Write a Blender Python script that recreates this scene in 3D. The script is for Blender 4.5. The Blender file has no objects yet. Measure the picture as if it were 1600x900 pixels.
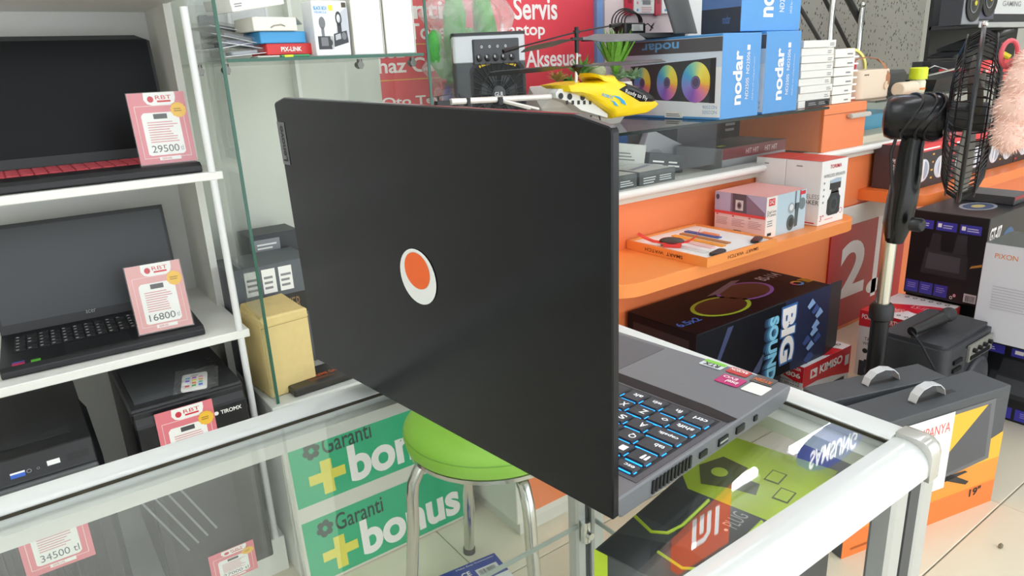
import bpy, bmesh, math, random
from mathutils import Vector, Matrix
random.seed(7)
SC = bpy.context.scene
COL = SC.collection

# ------------------------------------------------------------------ camera, world, exposure
FPX, YAW, PITCH, ROLL = 1096.54, math.radians(54.4756), math.radians(17.5114), math.radians(-2.7327)
CAM = Vector((0.0, 0.0, 1.14))
_cy, _sy = math.cos(YAW), math.sin(YAW)
CF = Vector((_cy*math.cos(PITCH), _sy*math.cos(PITCH), -math.sin(PITCH)))
_R = Vector((_sy, -_cy, 0.0))
_U = _R.cross(CF)
CR = _R*math.cos(ROLL) + _U*math.sin(ROLL)
CU = -_R*math.sin(ROLL) + _U*math.cos(ROLL)
cd = bpy.data.cameras.new('camera')
cam = bpy.data.objects.new('camera', cd)
COL.objects.link(cam)
cd.sensor_width = 36.0
cd.lens = FPX/1600*36.0
cd.clip_start = 0.02
cam.matrix_world = Matrix((
    (CR.x, CU.x, -CF.x, CAM.x), (CR.y, CU.y, -CF.y, CAM.y), (CR.z, CU.z, -CF.z, CAM.z), (0, 0, 0, 1)))
SC.camera = cam
SC.view_settings.view_transform = 'Standard'
SC.view_settings.look = 'None'
SC.view_settings.gamma = 1.0
SC.view_settings.exposure = 0.86
SC.view_settings.use_curve_mapping = False
SC.cycles.max_bounces = 10
SC.cycles.transparent_max_bounces = 24
SC.cycles.caustics_reflective = False
SC.cycles.caustics_refractive = False
wd = bpy.data.worlds.new('world')
SC.world = wd
wd.use_nodes = True
wd.node_tree.nodes['Background'].inputs[0].default_value = (0.93, 0.97, 1.0, 1)
wd.node_tree.nodes['Background'].inputs[1].default_value = 1.35
LAMP_E = 14.0        # emission of the ceiling tubes
ROOM_Z = 3.1

def ray(x, y): return CF + CR*((x-800)/FPX) + CU*((450-y)/FPX)
def pz(x, y, z):
    d = ray(x, y); return CAM + d*((z-CAM.z)/d.z)
def pyy(x, y, Y):
    d = ray(x, y); return CAM + d*(Y/d.y)
def pxx(x, y, X):
    d = ray(x, y); return CAM + d*(X/d.x)
def pd(x, y, dist):
    d = ray(x, y); return CAM + d*(dist/math.hypot(d.x, d.y))

# ------------------------------------------------------------------ materials
def lin(c):
    c = c.lstrip('#'); v = [int(c[i:i+2], 16)/255 for i in (0, 2, 4)]
    return tuple((x/12.92 if x <= .04045 else ((x+.055)/1.055)**2.4) for x in v) + (1,)
_mats = {}
def mat(col, rough=.5, metal=0., noise=0., bump=0., scale=40., spec=.5, emit=0., name=None, aniso=0.):
    key = (col, rough, metal, noise, bump, scale, spec, emit, aniso)
    if key in _mats: return _mats[key]
    m = bpy.data.materials.new(name or 'mat_'+col.strip('#'))
    m.use_nodes = True
    nt = m.node_tree; p = nt.nodes['Principled BSDF']
    c = lin(col)
    p.inputs['Base Color'].default_value = c
    p.inputs['Roughness'].default_value = rough
    p.inputs['Metallic'].default_value = metal
    p.inputs['Specular IOR Level'].default_value = spec
    if aniso:
        p.inputs['Anisotropic'].default_value = aniso
    if emit:
        p.inputs['Emission Color'].default_value = c
        p.inputs['Emission Strength'].default_value = emit
    if noise or bump:
        tc = nt.nodes.new('ShaderNodeTexCoord')
        nz = nt.nodes.new('ShaderNodeTexNoise'); nz.inputs['Scale'].default_value = scale
        nz.inputs['Detail'].default_value = 4
        nt.links.new(tc.outputs['Object'], nz.inputs['Vector'])
        if noise:
            mx = nt.nodes.new('ShaderNodeMix'); mx.data_type = 'RGBA'
            mx.inputs['A'].default_value = tuple(x*(1-noise) for x in c[:3])+(1,)
            mx.inputs['B'].default_value = tuple(min(1, x*(1+noise)) for x in c[:3])+(1,)
            nt.links.new(nz.outputs['Fac'], mx.inputs['Factor'])
            nt.links.new(mx.outputs['Result'], p.inputs['Base Color'])
        if bump:
            b = nt.nodes.new('ShaderNodeBump'); b.inputs['Strength'].default_value = bump
            b.inputs['Distance'].default_value = .002
            nt.links.new(nz.outputs['Fac'], b.inputs['Height'])
            nt.links.new(b.outputs['Normal'], p.inputs['Normal'])
    _mats[key] = m
    return m
def glass_mat(name, tint, ior=1.5, rough=.0, dirt_haze=0.0, haze_col=(.8, .82, .8, 1)):
    m = bpy.data.materials.new(name); m.use_nodes = True
    nt = m.node_tree; nt.nodes.clear()
    o = nt.nodes.new('ShaderNodeOutputMaterial')
    t = nt.nodes.new('ShaderNodeBsdfTransparent'); t.inputs[0].default_value = tint
    g = nt.nodes.new('ShaderNodeBsdfGlossy'); g.inputs['Roughness'].default_value = rough
    f = nt.nodes.new('ShaderNodeFresnel')
    ge = nt.nodes.new('ShaderNodeNewGeometry'); mr = nt.nodes.new('ShaderNodeMapRange')   # a thin pane: same reflectance from either side
    mr.inputs['To Min'].default_value = ior; mr.inputs['To Max'].default_value = 1/ior
    nt.links.new(ge.outputs['Backfacing'], mr.inputs['Value']); nt.links.new(mr.outputs[0], f.inputs['IOR'])
    mx = nt.nodes.new('ShaderNodeMixShader')
    nt.links.new(f.outputs[0], mx.inputs[0]); nt.links.new(t.outputs[0], mx.inputs[1]); nt.links.new(g.outputs[0], mx.inputs[2])
    last = mx
    if dirt_haze:
        d = nt.nodes.new('ShaderNodeBsdfDiffuse'); d.inputs[0].default_value = haze_col
        tc = nt.nodes.new('ShaderNodeTexCoord')
        nz = nt.nodes.new('ShaderNodeTexNoise'); nz.inputs['Scale'].default_value = 14; nz.inputs['Detail'].default_value = 8
        nt.links.new(tc.outputs['Object'], nz.inputs['Vector'])
        r = nt.nodes.new('ShaderNodeMapRange')
        r.inputs['From Min'].default_value = .3; r.inputs['From Max'].default_value = .8
        r.inputs['To Min'].default_value = dirt_haze*.5; r.inputs['To Max'].default_value = dirt_haze*1.6
        nt.links.new(nz.outputs['Fac'], r.inputs['Value'])
        mm = nt.nodes.new('ShaderNodeMixShader')
        nt.links.new(r.outputs[0], mm.inputs[0]); nt.links.new(mx.outputs[0], mm.inputs[1]); nt.links.new(d.outputs[0], mm.inputs[2])
        last = mm
    nt.links.new(last.outputs[0], o.inputs[0])
    return m
GLASS_TOP = glass_mat('glass_top', (.97, .985, .975, 1), dirt_haze=.008)
GLASS = glass_mat('glass_clear', (.965, .985, .975, 1), ior=1.38, dirt_haze=.005)
GLASS_PLAIN = glass_mat('glass_plain', (.975, .985, .98, 1), ior=1.3)
GLASS_EDGE = mat('#1d5a48', .15, spec=.6)
GLASS_FRONT = glass_mat('glass_front', (.97, .98, .975, 1), ior=1.22)
FILM = glass_mat('film', (.985, .985, .985, 1), ior=1.35, rough=.12, dirt_haze=.06)
vc = bpy.data.materials.new('printed_colours'); vc.use_nodes = True
_a = vc.node_tree.nodes.new('ShaderNodeAttribute'); _a.attribute_name = 'Col'
vc.node_tree.links.new(_a.outputs['Color'], vc.node_tree.nodes['Principled BSDF'].inputs['Base Color'])
vc.node_tree.nodes['Principled BSDF'].inputs['Roughness'].default_value = .4
WHITE = mat('#f2f2ee', .45); INK = mat('#1c1c1e', .5); GREYINK = mat('#8a8a8c', .5); RED = mat('#d2232f', .4)
BLACK = mat('#141416', .45); DARK = mat('#26272a', .5, noise=.1); CHROME = mat('#d8d8d4', .16, 1.0)
ALU = mat('#d8dbd9', .22, spec=.7, noise=.03); ALUM = mat('#c9cccb', .35, .55)

# ------------------------------------------------------------------ mesh builder
class G:
    def __init__(s): s.v = []; s.f = []; s.c = None
    def add(s, vs, fs):
        b = len(s.v); s.v += [Vector(v) for v in vs]; s.f += [tuple(i+b for i in f) for f in fs]; return s
    def box(s, x0, y0, z0, x1, y1, z1):
        return s.add([(x0,y0,z0),(x1,y0,z0),(x1,y1,z0),(x0,y1,z0),(x0,y0,z1),(x1,y0,z1),(x1,y1,z1),(x0,y1,z1)],
                     [(0,3,2,1),(4,5,6,7),(0,1,5,4),(1,2,6,5),(2,3,7,6),(3,0,4,7)])
    def hexa(s, p): return s.add(p, [(0,3,2,1),(4,5,6,7),(0,1,5,4),(1,2,6,5),(2,3,7,6),(3,0,4,7)])
    def prism(s, pts, dv):
        n = len(pts); dv = Vector(dv); a = [Vector(p) for p in pts]
        return s.add(a+[p+dv for p in a], [tuple(reversed(range(n))), tuple(range(n, 2*n))]+[(i,(i+1)%n,(i+1)%n+n,i+n) for i in range(n)])
    def tube(s, path, r, seg=8, closed=False, caps=True):
        path = [Vector(p) for p in path]; n = len(path)
        rs = r if isinstance(r, (list, tuple)) else [r]*n
        prev = None; vs = []
        for i, p in enumerate(path):
            if closed: t = path[(i+1) % n]-path[i-1]
            else: t = path[min(i+1, n-1)]-path[max(i-1, 0)]
            t.normalize()
            if prev is None:
                a = Vector((0,0,1)) if abs(t.z) < .9 else Vector((1,0,0))
            else: a = prev
            x = (a - t*a.dot(t)).normalized(); prev = x; y = t.cross(x)
            vs += [p+(x*math.cos(k*2*math.pi/seg)+y*math.sin(k*2*math.pi/seg))*rs[i] for k in range(seg)]
        fs = []
        for i in range(n if closed else n-1):
            j = (i+1) % n
            fs += [(i*seg+k, i*seg+(k+1)%seg, j*seg+(k+1)%seg, j*seg+k) for k in range(seg)]
        if caps and not closed: fs += [tuple(reversed(range(seg))), tuple(range((n-1)*seg, n*seg))]
        return s.add(vs, fs)
    def lathe(s, prof, seg=24, M=None, ring=False):
        vs = []; n = len(prof)
        for r, z in prof:
            for k in range(seg):
                a = 2*math.pi*k/seg; v = Vector((r*math.cos(a), r*math.sin(a), z)); vs.append(M @ v if M else v)
        fs = [(i*seg+k, i*seg+(k+1)%seg, (i+1)*seg+(k+1)%seg, (i+1)*seg+k) for i in range(n-1) for k in range(seg)]
        if ring: fs += [((n-1)*seg+k, (n-1)*seg+(k+1)%seg, (k+1)%seg, k) for k in range(seg)]
        else: fs += [tuple(reversed(range(seg))), tuple(range((n-1)*seg, n*seg))]
        return s.add(vs, fs)
    def ball(s, c, r, seg=12, rings=8, M=None):
        c = Vector(c); r = r if isinstance(r, (tuple, list)) else (r, r, r); vs = []
        for i in range(rings+1):
            t = math.pi*i/rings
            for k in range(seg):
                a = 2*math.pi*k/seg
                v = Vector((r[0]*math.sin(t)*math.cos(a), r[1]*math.sin(t)*math.sin(a), r[2]*math.cos(t)))
                vs.append(c+(M @ v if M else v))
        return s.add(vs, [(i*seg+k, (i+1)*seg+k, (i+1)*seg+(k+1)%seg, i*seg+(k+1)%seg) for i in range(rings) for k in range(seg)])
    def puff(s, pts, nrm, t, levels=((1,0),(.97,.45),(.85,.8),(.6,1))):
        """a pillow: outline pts (3d, planar) bulging both ways along nrm by t"""
        pts = [Vector(p) for p in pts]; nrm = Vector(nrm).normalized(); n = len(pts)
        c = sum(pts, Vector())/n; rows = []
        for sg in (-1, 1):
            L = levels if sg > 0 else list(reversed(levels))[:-0 or None]
            if sg > 0: L = levels[1:]
            for sc, h in L: rows.append([c+(p-c)*sc+nrm*(h*t*sg) for p in pts])
        vs = [v for r in rows for v in r]; m = len(rows)
        fs = [(i*n+k, i*n+(k+1)%n, (i+1)*n+(k+1)%n, (i+1)*n+k) for i in range(m-1) for k in range(n)]
        fs += [tuple(reversed(range(n))), tuple(range((m-1)*n, m*n))]
        return s.add(vs, fs)
    def rbox(s, x0, y0, z0, x1, y1, z1, r, seg=4):
        """box with rounded vertical edges"""
        pts = []
        for cx, cy, a0 in ((x1-r, y1-r, 0), (x0+r, y1-r, 90), (x0+r, y0+r, 180), (x1-r, y0+r, 270)):
            for k in range(seg+1):
                a = math.radians(a0+90*k/seg); pts.append((cx+r*math.cos(a), cy+r*math.sin(a), z0))
        return s.prism(pts, (0, 0, z1-z0))
    def build(s, name, material, parent=None, smooth=False, bevel=0., inv=None, kind=None, bseg=1, auto=None):
        me = bpy.data.meshes.new(name)
        vs = [inv @ v for v in s.v] if inv is not None else s.v
        me.from_pydata([tuple(v) for v in vs], [], s.f)
        if s.c:
            ca = me.color_attributes.new('Col', 'FLOAT_COLOR', 'CORNER')
            for p in me.polygons:
                for li in p.loop_indices: ca.data[li].color = s.c[p.index]
        bm = bmesh.new(); bm.from_mesh(me)
        if not s.c: bmesh.ops.remove_doubles(bm, verts=bm.verts, dist=1e-6)
        if bevel:
            bmesh.ops.bevel(bm, geom=[e for e in bm.edges if len(e.link_faces) == 2 and e.calc_face_angle(0) > .5],
                            offset=bevel, segments=bseg, affect='EDGES', clamp_overlap=True)
        if any(len(e.link_faces) > 1 for e in bm.edges): bmesh.ops.recalc_face_normals(bm, faces=bm.faces)
        bm.to_mesh(me); bm.free()
        if smooth:
            for p in me.polygons: p.use_smooth = True
            try: me.set_sharp_from_angle(angle=math.radians(auto or 40))
            except Exception: pass
        me.materials.append(material)
        o = bpy.data.objects.new(name, me); COL.objects.link(o)
        if parent is not None: o.parent = parent
        if kind: o['kind'] = kind
        return o

_tc = {}
def text2d(s, bold=0.0):
    k = (s, bold)
    if k in _tc: return _tc[k]
    cu = bpy.data.curves.new('tmp', 'FONT'); cu.body = s; cu.size = 1; cu.resolution_u = 5; cu.offset = bold
    cu.fill_mode = 'FRONT'; cu.dimensions = '2D'
    o = bpy.data.objects.new('tmp', cu); COL.objects.link(o)
    dg = bpy.context.evaluated_depsgraph_get(); dg.update()
    me = bpy.data.meshes.new_from_object(o.evaluated_get(dg))
    vs = [(v.co.x, v.co.y) for v in me.vertices]; fs = [tuple(p.vertices) for p in me.polygons]
    bpy.data.objects.remove(o); bpy.data.curves.remove(cu); bpy.data.meshes.remove(me)
    xs = [v[0] for v in vs] or [0]; ys = [v[1] for v in vs] or [0]
    x0, y0 = min(xs), min(ys); w = max(max(xs)-x0, 1e-6); h = max(max(ys)-y0, 1e-6)
    _tc[k] = ([((x-x0)/w, (y-y0)/h) for x, y in vs], fs)
    return _tc[k]

class Face:
    """printing on a flat face; coordinates are fractions 0..1 of its width and height"""
    def __init__(s, parent, O, u, v, n, W, H, base=.0004):
        s.p = parent; s.O = Vector(O); s.u = Vector(u).normalized(); s.v = Vector(v).normalized(); s.n = Vector(n).normalized()
        s.W = W; s.H = H; s.base = base; s.g = {}
    def P(s, a, b, L=0): return s.O+s.u*(a*s.W)+s.v*(b*s.H)+s.n*(s.base+.0003*L)
    def _g(s, m, name): return s.g.setdefault((m, name), G())
    def rect(s, a0, b0, a1, b1, m, L=0, name='print'):
        s._g(m, name).add([s.P(a0,b0,L), s.P(a1,b0,L), s.P(a1,b1,L), s.P(a0,b1,L)], [(0,1,2,3)]); return s
    def poly(s, pts, m, L=0, name='print'):
        s._g(m, name).add([s.P(a,b,L) for a,b in pts], [tuple(range(len(pts)))]); return s
    def ell(s, a, b, ra, rb, m, L=0, seg=20, name='print', ri=0, a0=0, a1=360):
        k = [math.radians(a0+(a1-a0)*i/seg) for i in range(seg+1)]
        if ri:
            vs = [s.P(a+ra*math.cos(t), b+rb*math.sin(t), L) for t in k]+[s.P(a+ra*ri*math.cos(t), b+rb*ri*math.sin(t), L) for t in k]
            n = seg+1; fs = [(i, i+1, n+i+1, n+i) for i in range(seg)]
        else:
            vs = [s.P(a, b, L)]+[s.P(a+ra*math.cos(t), b+rb*math.sin(t), L) for t in k]
            fs = [(0, i+1, i+2) for i in range(seg)]
        s._g(m, name).add(vs, fs); return s
    def text(s, t, a0, b0, a1, b1, m, L=1, rot=0, bold=.0, name='lettering', shear=0):
        vs, fs = text2d(t, bold); q = []
        for x, y in vs:
            x += shear*(y-.5)
            if rot == 90: x, y = 1-y, x
            elif rot == -90: x, y = y, 1-x
            elif rot == 180: x, y = 1-x, 1-y
            q.append(s.P(a0+x*(a1-a0), b0+y*(b1-b0), L))
        s._g(m, name).add(q, fs); return s
    def lines(s, a0, b0, a1, b1, n, m, L=1, name='small_print', fill=.45, ragged=.3):
        for i in range(n):
            h = (b1-b0)/n; y = b1-(i+1)*h
            e = a1-(a1-a0)*ragged*random.random()
            s.rect(a0, y, e, y+h*fill, m, L, name)
        return s
    def barcode(s, a0, b0, a1, b1, m, L=1):
        n = 14; w = (a1-a0)/n
        for i in range(n): s.rect(a0+i*w, b0, a0+i*w+w*random.choice((.3, .5, .7)), b1, m, L, 'barcode')
        return s
    def done(s):
        for (m, name), g in s.g.items(): g.build(name, m, s.p)
        s.g = {}; return s

def thing(name, label, cat, loc=(0,0,0), rz=0., group=None, M=None):
    o = bpy.data.objects.new(name, None); COL.objects.link(o)
    o.empty_display_size = .02
    o.matrix_world = M if M is not None else Matrix.Translation(loc) @ Matrix.Rotation(rz, 4, 'Z')
    o['label'] = label; o['category'] = cat
    if group: o['group'] = group
    o['_'] = 0; del o['_']
    return o
def tag(o, label, cat, group=None):
    o['label'] = label; o['category'] = cat
    if group: o['group'] = group
    return o
def inv(t): return t.matrix_basis.inverted()
def struct(o): o['kind'] = 'structure'; return o
class Box:
    """a carton: one bevelled body and its printed faces; origin = corner of least x, y"""
    def __init__(s, name, label, cat, loc, size, m, rz=0., group=None, M=None, bevel=.0012, part='carton', body=True):
        s.t = thing(name, label, cat, loc, rz, group, M); s.w, s.d, s.h = size
        if body: G().box(0,0,0,*size).build(part, m, s.t, bevel=bevel)
        w, d, h = size
        s.L = Face(s.t, (0,d,0), (0,-1,0), (0,0,1), (-1,0,0), d, h)
        s.F = Face(s.t, (0,0,0), (1,0,0), (0,0,1), (0,-1,0), w, h)
        s.T = Face(s.t, (0,0,h), (1,0,0), (0,1,0), (0,0,1), w, d)
        s.TL = Face(s.t, (0,d,h), (0,-1,0), (1,0,0), (0,0,1), d, w)
    def done(s):
        for f in (s.L, s.F, s.T, s.TL): f.done()
        return s.t

# ================================================================== ROOM
fl = struct(G().box(-2.6,-2.2,-.05, 6.6,3.4,-.004).build('floor', mat('#a39a88', .8, noise=.15, scale=8)))
_tiles = [mat('#e2d9c2', .28, noise=.05, scale=5), mat('#ded5be', .3, noise=.06, scale=6), mat('#e5dcc6', .26, noise=.05, scale=4)]
_tm = [G().box(.001,.001,-.004,.5975,.5975,0).build('tile', m, fl, bevel=.0012).data for m in _tiles]
for o in list(fl.children): bpy.data.objects.remove(o)
for i in range(-4, 11):
    for j in range(-4, 5):
        o = bpy.data.objects.new('tile', _tm[(i*7+j*3+i*j) % 3]); COL.objects.link(o)
        o.parent = fl; o.location = (.118+.5985*i, .542+.6*j, 0)
WALLM = mat('#dcdcd3', .6, noise=.03, scale=6)
struct(G().box(-2.6,1.95,0, 2.42,2.03,ROOM_Z).build('wall_back', WALLM))
# speckled stair wall far behind
sp = bpy.data.materials.new('speckled_plaster'); sp.use_nodes = True
nt = sp.node_tree; p = nt.nodes['Principled BSDF']; p.inputs['Roughness'].default_value = .8
tc = nt.nodes.new('ShaderNodeTexCoord'); vo = nt.nodes.new('ShaderNodeTexVoronoi'); vo.inputs['Scale'].default_value = 40
nz = nt.nodes.new('ShaderNodeTexNoise'); nz.inputs['Scale'].default_value = 60
mp = nt.nodes.new('ShaderNodeMapping'); mp.inputs['Scale'].default_value = (1, 1, .55)
ad = nt.nodes.new('ShaderNodeVectorMath'); ad.operation = 'MULTIPLY_ADD'; ad.inputs[1].default_value = (.05,.05,.05)
nt.links.new(nz.outputs['Color'], ad.inputs[0]); nt.links.new(tc.outputs['Object'], ad.inputs[2])
nt.links.new(ad.outputs[0], mp.inputs[0]); nt.links.new(mp.outputs[0], vo.inputs['Vector'])
rp = nt.nodes.new('ShaderNodeValToRGB'); e = rp.color_ramp.elements
e[0].position = .2; e[0].color = lin('#3c3b38'); e[1].position = .27; e[1].color = lin('#a7a59d')
nt.links.new(vo.outputs['Distance'], rp.inputs[0]); nt.links.new(rp.outputs[0], p.inputs['Base Color'])
struct(G().box(1.6,3.0,0, 6.6,3.08,ROOM_Z).build('wall_stairs', sp))
struct(G().box(6.5,-2.2,0, 6.6,3.08,ROOM_Z).build('wall_right', WALLM))
struct(G().box(-2.6,-2.2,0, -2.5,2.0,ROOM_Z).build('wall_left', WALLM))
struct(G().box(-2.6,-2.28,ROOM_Z, 6.6,3.08,ROOM_Z+.06).build('ceiling', mat('#c4c5c1', .7, noise=.02)))
TUBE = mat('#f3f8ff', .5, emit=LAMP_E, name='lamp_tube'); FIX = mat('#f4f4f2', .4)
def lamp(x, y, lab, L=.3, ax='x'):
    t = thing('ceiling_lamp', lab, 'ceiling lamp', (x, y, ROOM_Z-.09), 0 if ax == 'x' else math.pi/2, 'tube lamps under the ceiling')
    G().box(-L/2-.02,-.03,.045, L/2+.02,.03,.09).build('lamp_housing', FIX, t, bevel=.004)
    G().tube([(-L/2,0,.02),(L/2,0,.02)], .022, 10).build('lamp_tube', TUBE, t, smooth=True)
lampdefs = []
lamp(3.165, 2.27, 'white tube lamp under the ceiling behind the orange wall sign', .53)
lamp(4.06, 2.27, 'white tube lamp under the ceiling behind the blue oval wall sign', .48)
for x, y in ((.3,1.25), (2.0,1.1), (-1.2,1.2), (.6,-.5), (2.3,-.5), (-1.1,-.5), (4.0,1.1), (4.0,-.5), (5.5,.9)):  # unseen tubes added to brighten the shelves and front faces evenly
    lamp(x, y, 'long white fill tube added under the shop ceiling, outside the picture', 1.2)
# lit brand signs above the counter, seen as reflections in the case glass
t = thing('orange_wall_sign', 'lit square orange wall sign with white logo, seen mirrored in the case glass', 'sign', (2.28,1.9,2.6))
G().box(0,0,0, .4,.05,.38).build('sign_box', mat('#e8602a', .4, emit=2.4), t, bevel=.004)
F = Face(t, (0,0,0), (1,0,0), (0,0,1), (0,-1,0), .4, .38, .001); LW = mat('#ffffff', .4, emit=2.6)
F.rect(.24,.28,.32,.72,LW); F.poly([(.24,.72),(.24,.64),(.46,.64),(.52,.58),(.52,.28),(.6,.28),(.6,.62),(.5,.72)],LW); F.rect(.38,.28,.46,.56,LW); F.rect(.68,.28,.76,.72,LW); F.done()
t = thing('blue_wall_sign', 'lit blue oval wall sign with white letters, seen mirrored in the case glass', 'sign', (3.66,1.9,2.78))
n = 40; ca, sa = math.cos(.1), math.sin(.1)
G().prism([(.34*math.cos(2*math.pi*k/n)*ca-.13*math.sin(2*math.pi*k/n)*sa, 0, .34*math.cos(2*math.pi*k/n)*sa+.13*math.sin(2*math.pi*k/n)*ca) for k in range(n)], (0,.04,0)).build('sign_oval', mat('#1f3f9f', .4, emit=2.0), t)
F = Face(t, (-.26,0,-.065), (ca,0,sa), (-sa,0,ca), (0,-1,0), .52, .12, .001); F.text('SAMSUNG',0,0,1,1,LW,bold=.03); F.done()

# ================================================================== red poster wall
pw = thing('service_poster', 'red wall poster with white service words behind the glass cabinet', 'poster', (.95, 1.945, .95))
G().box(0,0,0, .845,.004,.9).build('poster_sheet', mat('#e24653', .45, noise=.03), pw)
F = Face(pw, (0,0,0), (1,0,0), (0,0,1), (0,-1,0), 1, 1)
WT = mat('#f6f1ee', .5); YL = mat('#e9b64a', .5)
def wtext(s, x0, y0, x1, y1, bold=.02):
    a = pyy(x0, y1, 1.945)-Vector((.95,1.945,.95)); b = pyy(x1, y0, 1.945)-Vector((.95,1.945,.95))
    F.text(s, a.x, a.z, b.x, b.z, WT, bold=bold)
wtext('Garanti', 545,0, 690,30); wtext('Tonerler', 640,36, 735,62); wtext('Cihaz Car', 560,88, 690,117); wtext('Oto Teyp', 598,146, 700,172)
wtext('Servis', 803,-4, 870,31); wtext('Laptop', 784,36, 851,62); wtext('Aksesuar', 822,76, 908,106)
for y in (71, 127):
    a = pyy(600, y, 1.945); F.rect(0, a.z-.95, .33, a.z-.95+.003, YL, 1)
F.done()
t = thing('blue_corner_strip', 'narrow blue corner strip right of the red poster', 'wall strip', (1.797,1.93,.95))
G().box(0,0,0, .03,.018,1.0).build('strip', mat('#7f9fd0', .5), t)
# hanging accessory panel
t = thing('pegboard', 'pale pink pegboard panel behind the power adapter', 'panel', (1.835,1.93,.95))
G().box(0,0,0, .4,.018,1.0).build('board', mat('#ecd9d8', .55), t)
t = thing('white_pillar', 'white square pillar beside the pegboard panel', 'pillar', (2.24,1.9,.95))
G().box(0,0,0, .18,.048,1.2).build('pillar_face', mat('#e9e9e4', .5), t, bevel=.004)
for i, (x, w, c) in enumerate(((1.925,.035,'#d3304a'), (1.965,.105,'#f1eeea'), (2.075,.03,'#c52b47'), (2.11,.12,'#f3f1ee'))):
    z = 1.325+.006*(i % 2)
    bl = Box('blister_card', ['red accessory card hanging first from left on the pegboard','white accessory card with grey chip print, left of the two white ones',
          'narrow red accessory card between the two white ones','white accessory card with coloured dots, nearest the open screen'][i], 'packaged accessory',
          (x, 1.915, z-.03), (w, .012, .2), mat(c, .45), group='accessory cards on the pegboard', part='card')
    if i % 2:
        bl.F.rect(.4,.15,.8,.3, GREYINK); bl.F.lines(.35,.02,.9,.13,3, mat('#e7b6bb'))
        for k in range(6): bl.F.ell(.16,.06+.12*k,.05,.025, mat(('#5aa6d8','#e28ab0','#7cb56a','#d8a24c','#9b83c9','#d25555')[k]), 0, 8)
        G().rbox(.3*w, -.012, .04, .85*w, -.001, .11, .004).build('blister', FILM, bl.t)
    else: bl.F.rect(.2,.2,.8,.6, mat('#a01c35'))
    bl.done()

# ================================================================== GLASS DISPLAY CASE in front
GZ = .842; RZ = .847
case = thing('display_case', 'glass counter display case with white aluminium rails under the open laptop', 'display case', (.55,.195,0))
ci = inv(case)
XL, XR = -1.3, .5515
G().box(XL,.226,GZ-.004, .528,.585,GZ).build('glass_top', GLASS_TOP, case, inv=ci)
def rail_back():
    # profile across Y at the back, extruded along X
    pr = [(.583,.838),(.583,.8445),(.587,RZ),(.608,RZ),(.6136,.842),(.6136,.815),(.583,.815)]
    return G().prism([(XL,y,z) for y,z in pr], (XR-.012-XL,0,0))
rail_back().build('back_rail', ALU, case, inv=ci, smooth=True)
G().box(XL,.5815,GZ-.001, .53,.5835,GZ+.0015).build('seal', mat('#3a3527', .8, noise=.5, scale=90), case, inv=ci)
G().box(XL,.57,.822, .53,.583,.834).build('inner_flange', mat('#d8d9d2', .4), case, inv=ci)
pr = [(.523,.838),(.523,.8445),(.527,RZ),(.546,RZ),(XR,.842),(XR,.815),(.523,.815)]
G().prism([(x,.228,z) for x,z in pr], (0,.372,0)).build('end_rail', ALU, case, inv=ci, smooth=True)
G().box(.5215,.228,GZ-.001, .5235,.583,GZ+.0015).build('seal', mat('#3a3527', .8, noise=.5, scale=90), case, inv=ci)
G().box(.503,.23,.822, .523,.583,.834).build('inner_flange', mat('#d8d9d2', .4), case, inv=ci)
# near rail: fat rounded profile
pr = [(.228,.838),(.228,.845)]+[(.22-.02*math.sin(math.radians(a)), .828+.018*math.cos(math.radians(a))) for a in range(0,91,10)]+[(.2,.821),(.228,.821)]
G().prism([(XL,y,z) for y,z in pr], (.53-XL,0,0)).build('front_rail', ALU, case, inv=ci, smooth=True)
capg = G(); rows_ = []
for z_, in_ in ((.8165,0),(.8375,0),(.843,.0015),(.8468,.0042),(.8488,.008),(.8495,.0125)):
    x0_, y0_, x1_, y1_, r_ = .53, .1985+in_, .5556-in_, .2275, .013-in_*.5
    pts_ = [(x0_,y1_),(x0_,y0_)]+[(x1_-r_+r_*math.sin(math.radians(a)), y0_+r_-r_*math.cos(math.radians(a))) for a in range(0,91,15)]+[(x1_,y1_)]
    rows_.append([(x,y,z_) for x,y in pts_])
n_ = len(rows_[0])
capg.add([p for r in rows_ for p in r], [(i*n_+k,i*n_+(k+1)%n_,(i+1)*n_+(k+1)%n_,(i+1)*n_+k) for i in range(len(rows_)-1) for k in range(n_)]+[tuple(reversed(range(n_))), tuple(range((len(rows_)-1)*n_,len(rows_)*n_))])
capg.build('corner_cap', mat('#cfcec8', .2, .6), case, inv=ci, smooth=True, auto=50)
def post(x0, y0, x1, y1, nm='corner_post'):
    g = G(); g.box(x0,y0,.0, x1,y1,.8205); o = g.build(nm, ALUM, case, inv=ci, bevel=.003)
    return o
post(.528,.2015,.5495,.228); post(.49,.2035,.512,.222)
G().box(.512,.203,0, .528,.222,.8195).build('post_groove', mat('#4a4c4c', .6), case, inv=ci)
post(.528,.583,.5495,.611); post(.505,.588,.522,.608)
G().box(.522,.59,0, .528,.606,.8195).build('post_groove', mat('#4a4c4c', .6), case, inv=ci)
G().box(XL,.6,.05, .51,.605,.815).build('back_glass', GLASS_PLAIN, case, inv=ci)
G().box(.54,.222,.05, .545,.585,.815).build('end_glass', GLASS_PLAIN, case, inv=ci)
SHZ = .57
G().box(.02,.22,SHZ-.006, .533,.59,SHZ).build('inner_shelf', GLASS_PLAIN, case, inv=ci)
g = G(); g.box(.02,.5885,SHZ-.0062, .533,.5905,SHZ+.0002); g.box(.5325,.22,SHZ-.0062, .5345,.59,SHZ+.0002); g.box(.018,.22,SHZ-.0062,.02,.59,SHZ+.0002)
g.build('shelf_edge', mat('#b9c6bd', .3), case, inv=ci)
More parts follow.
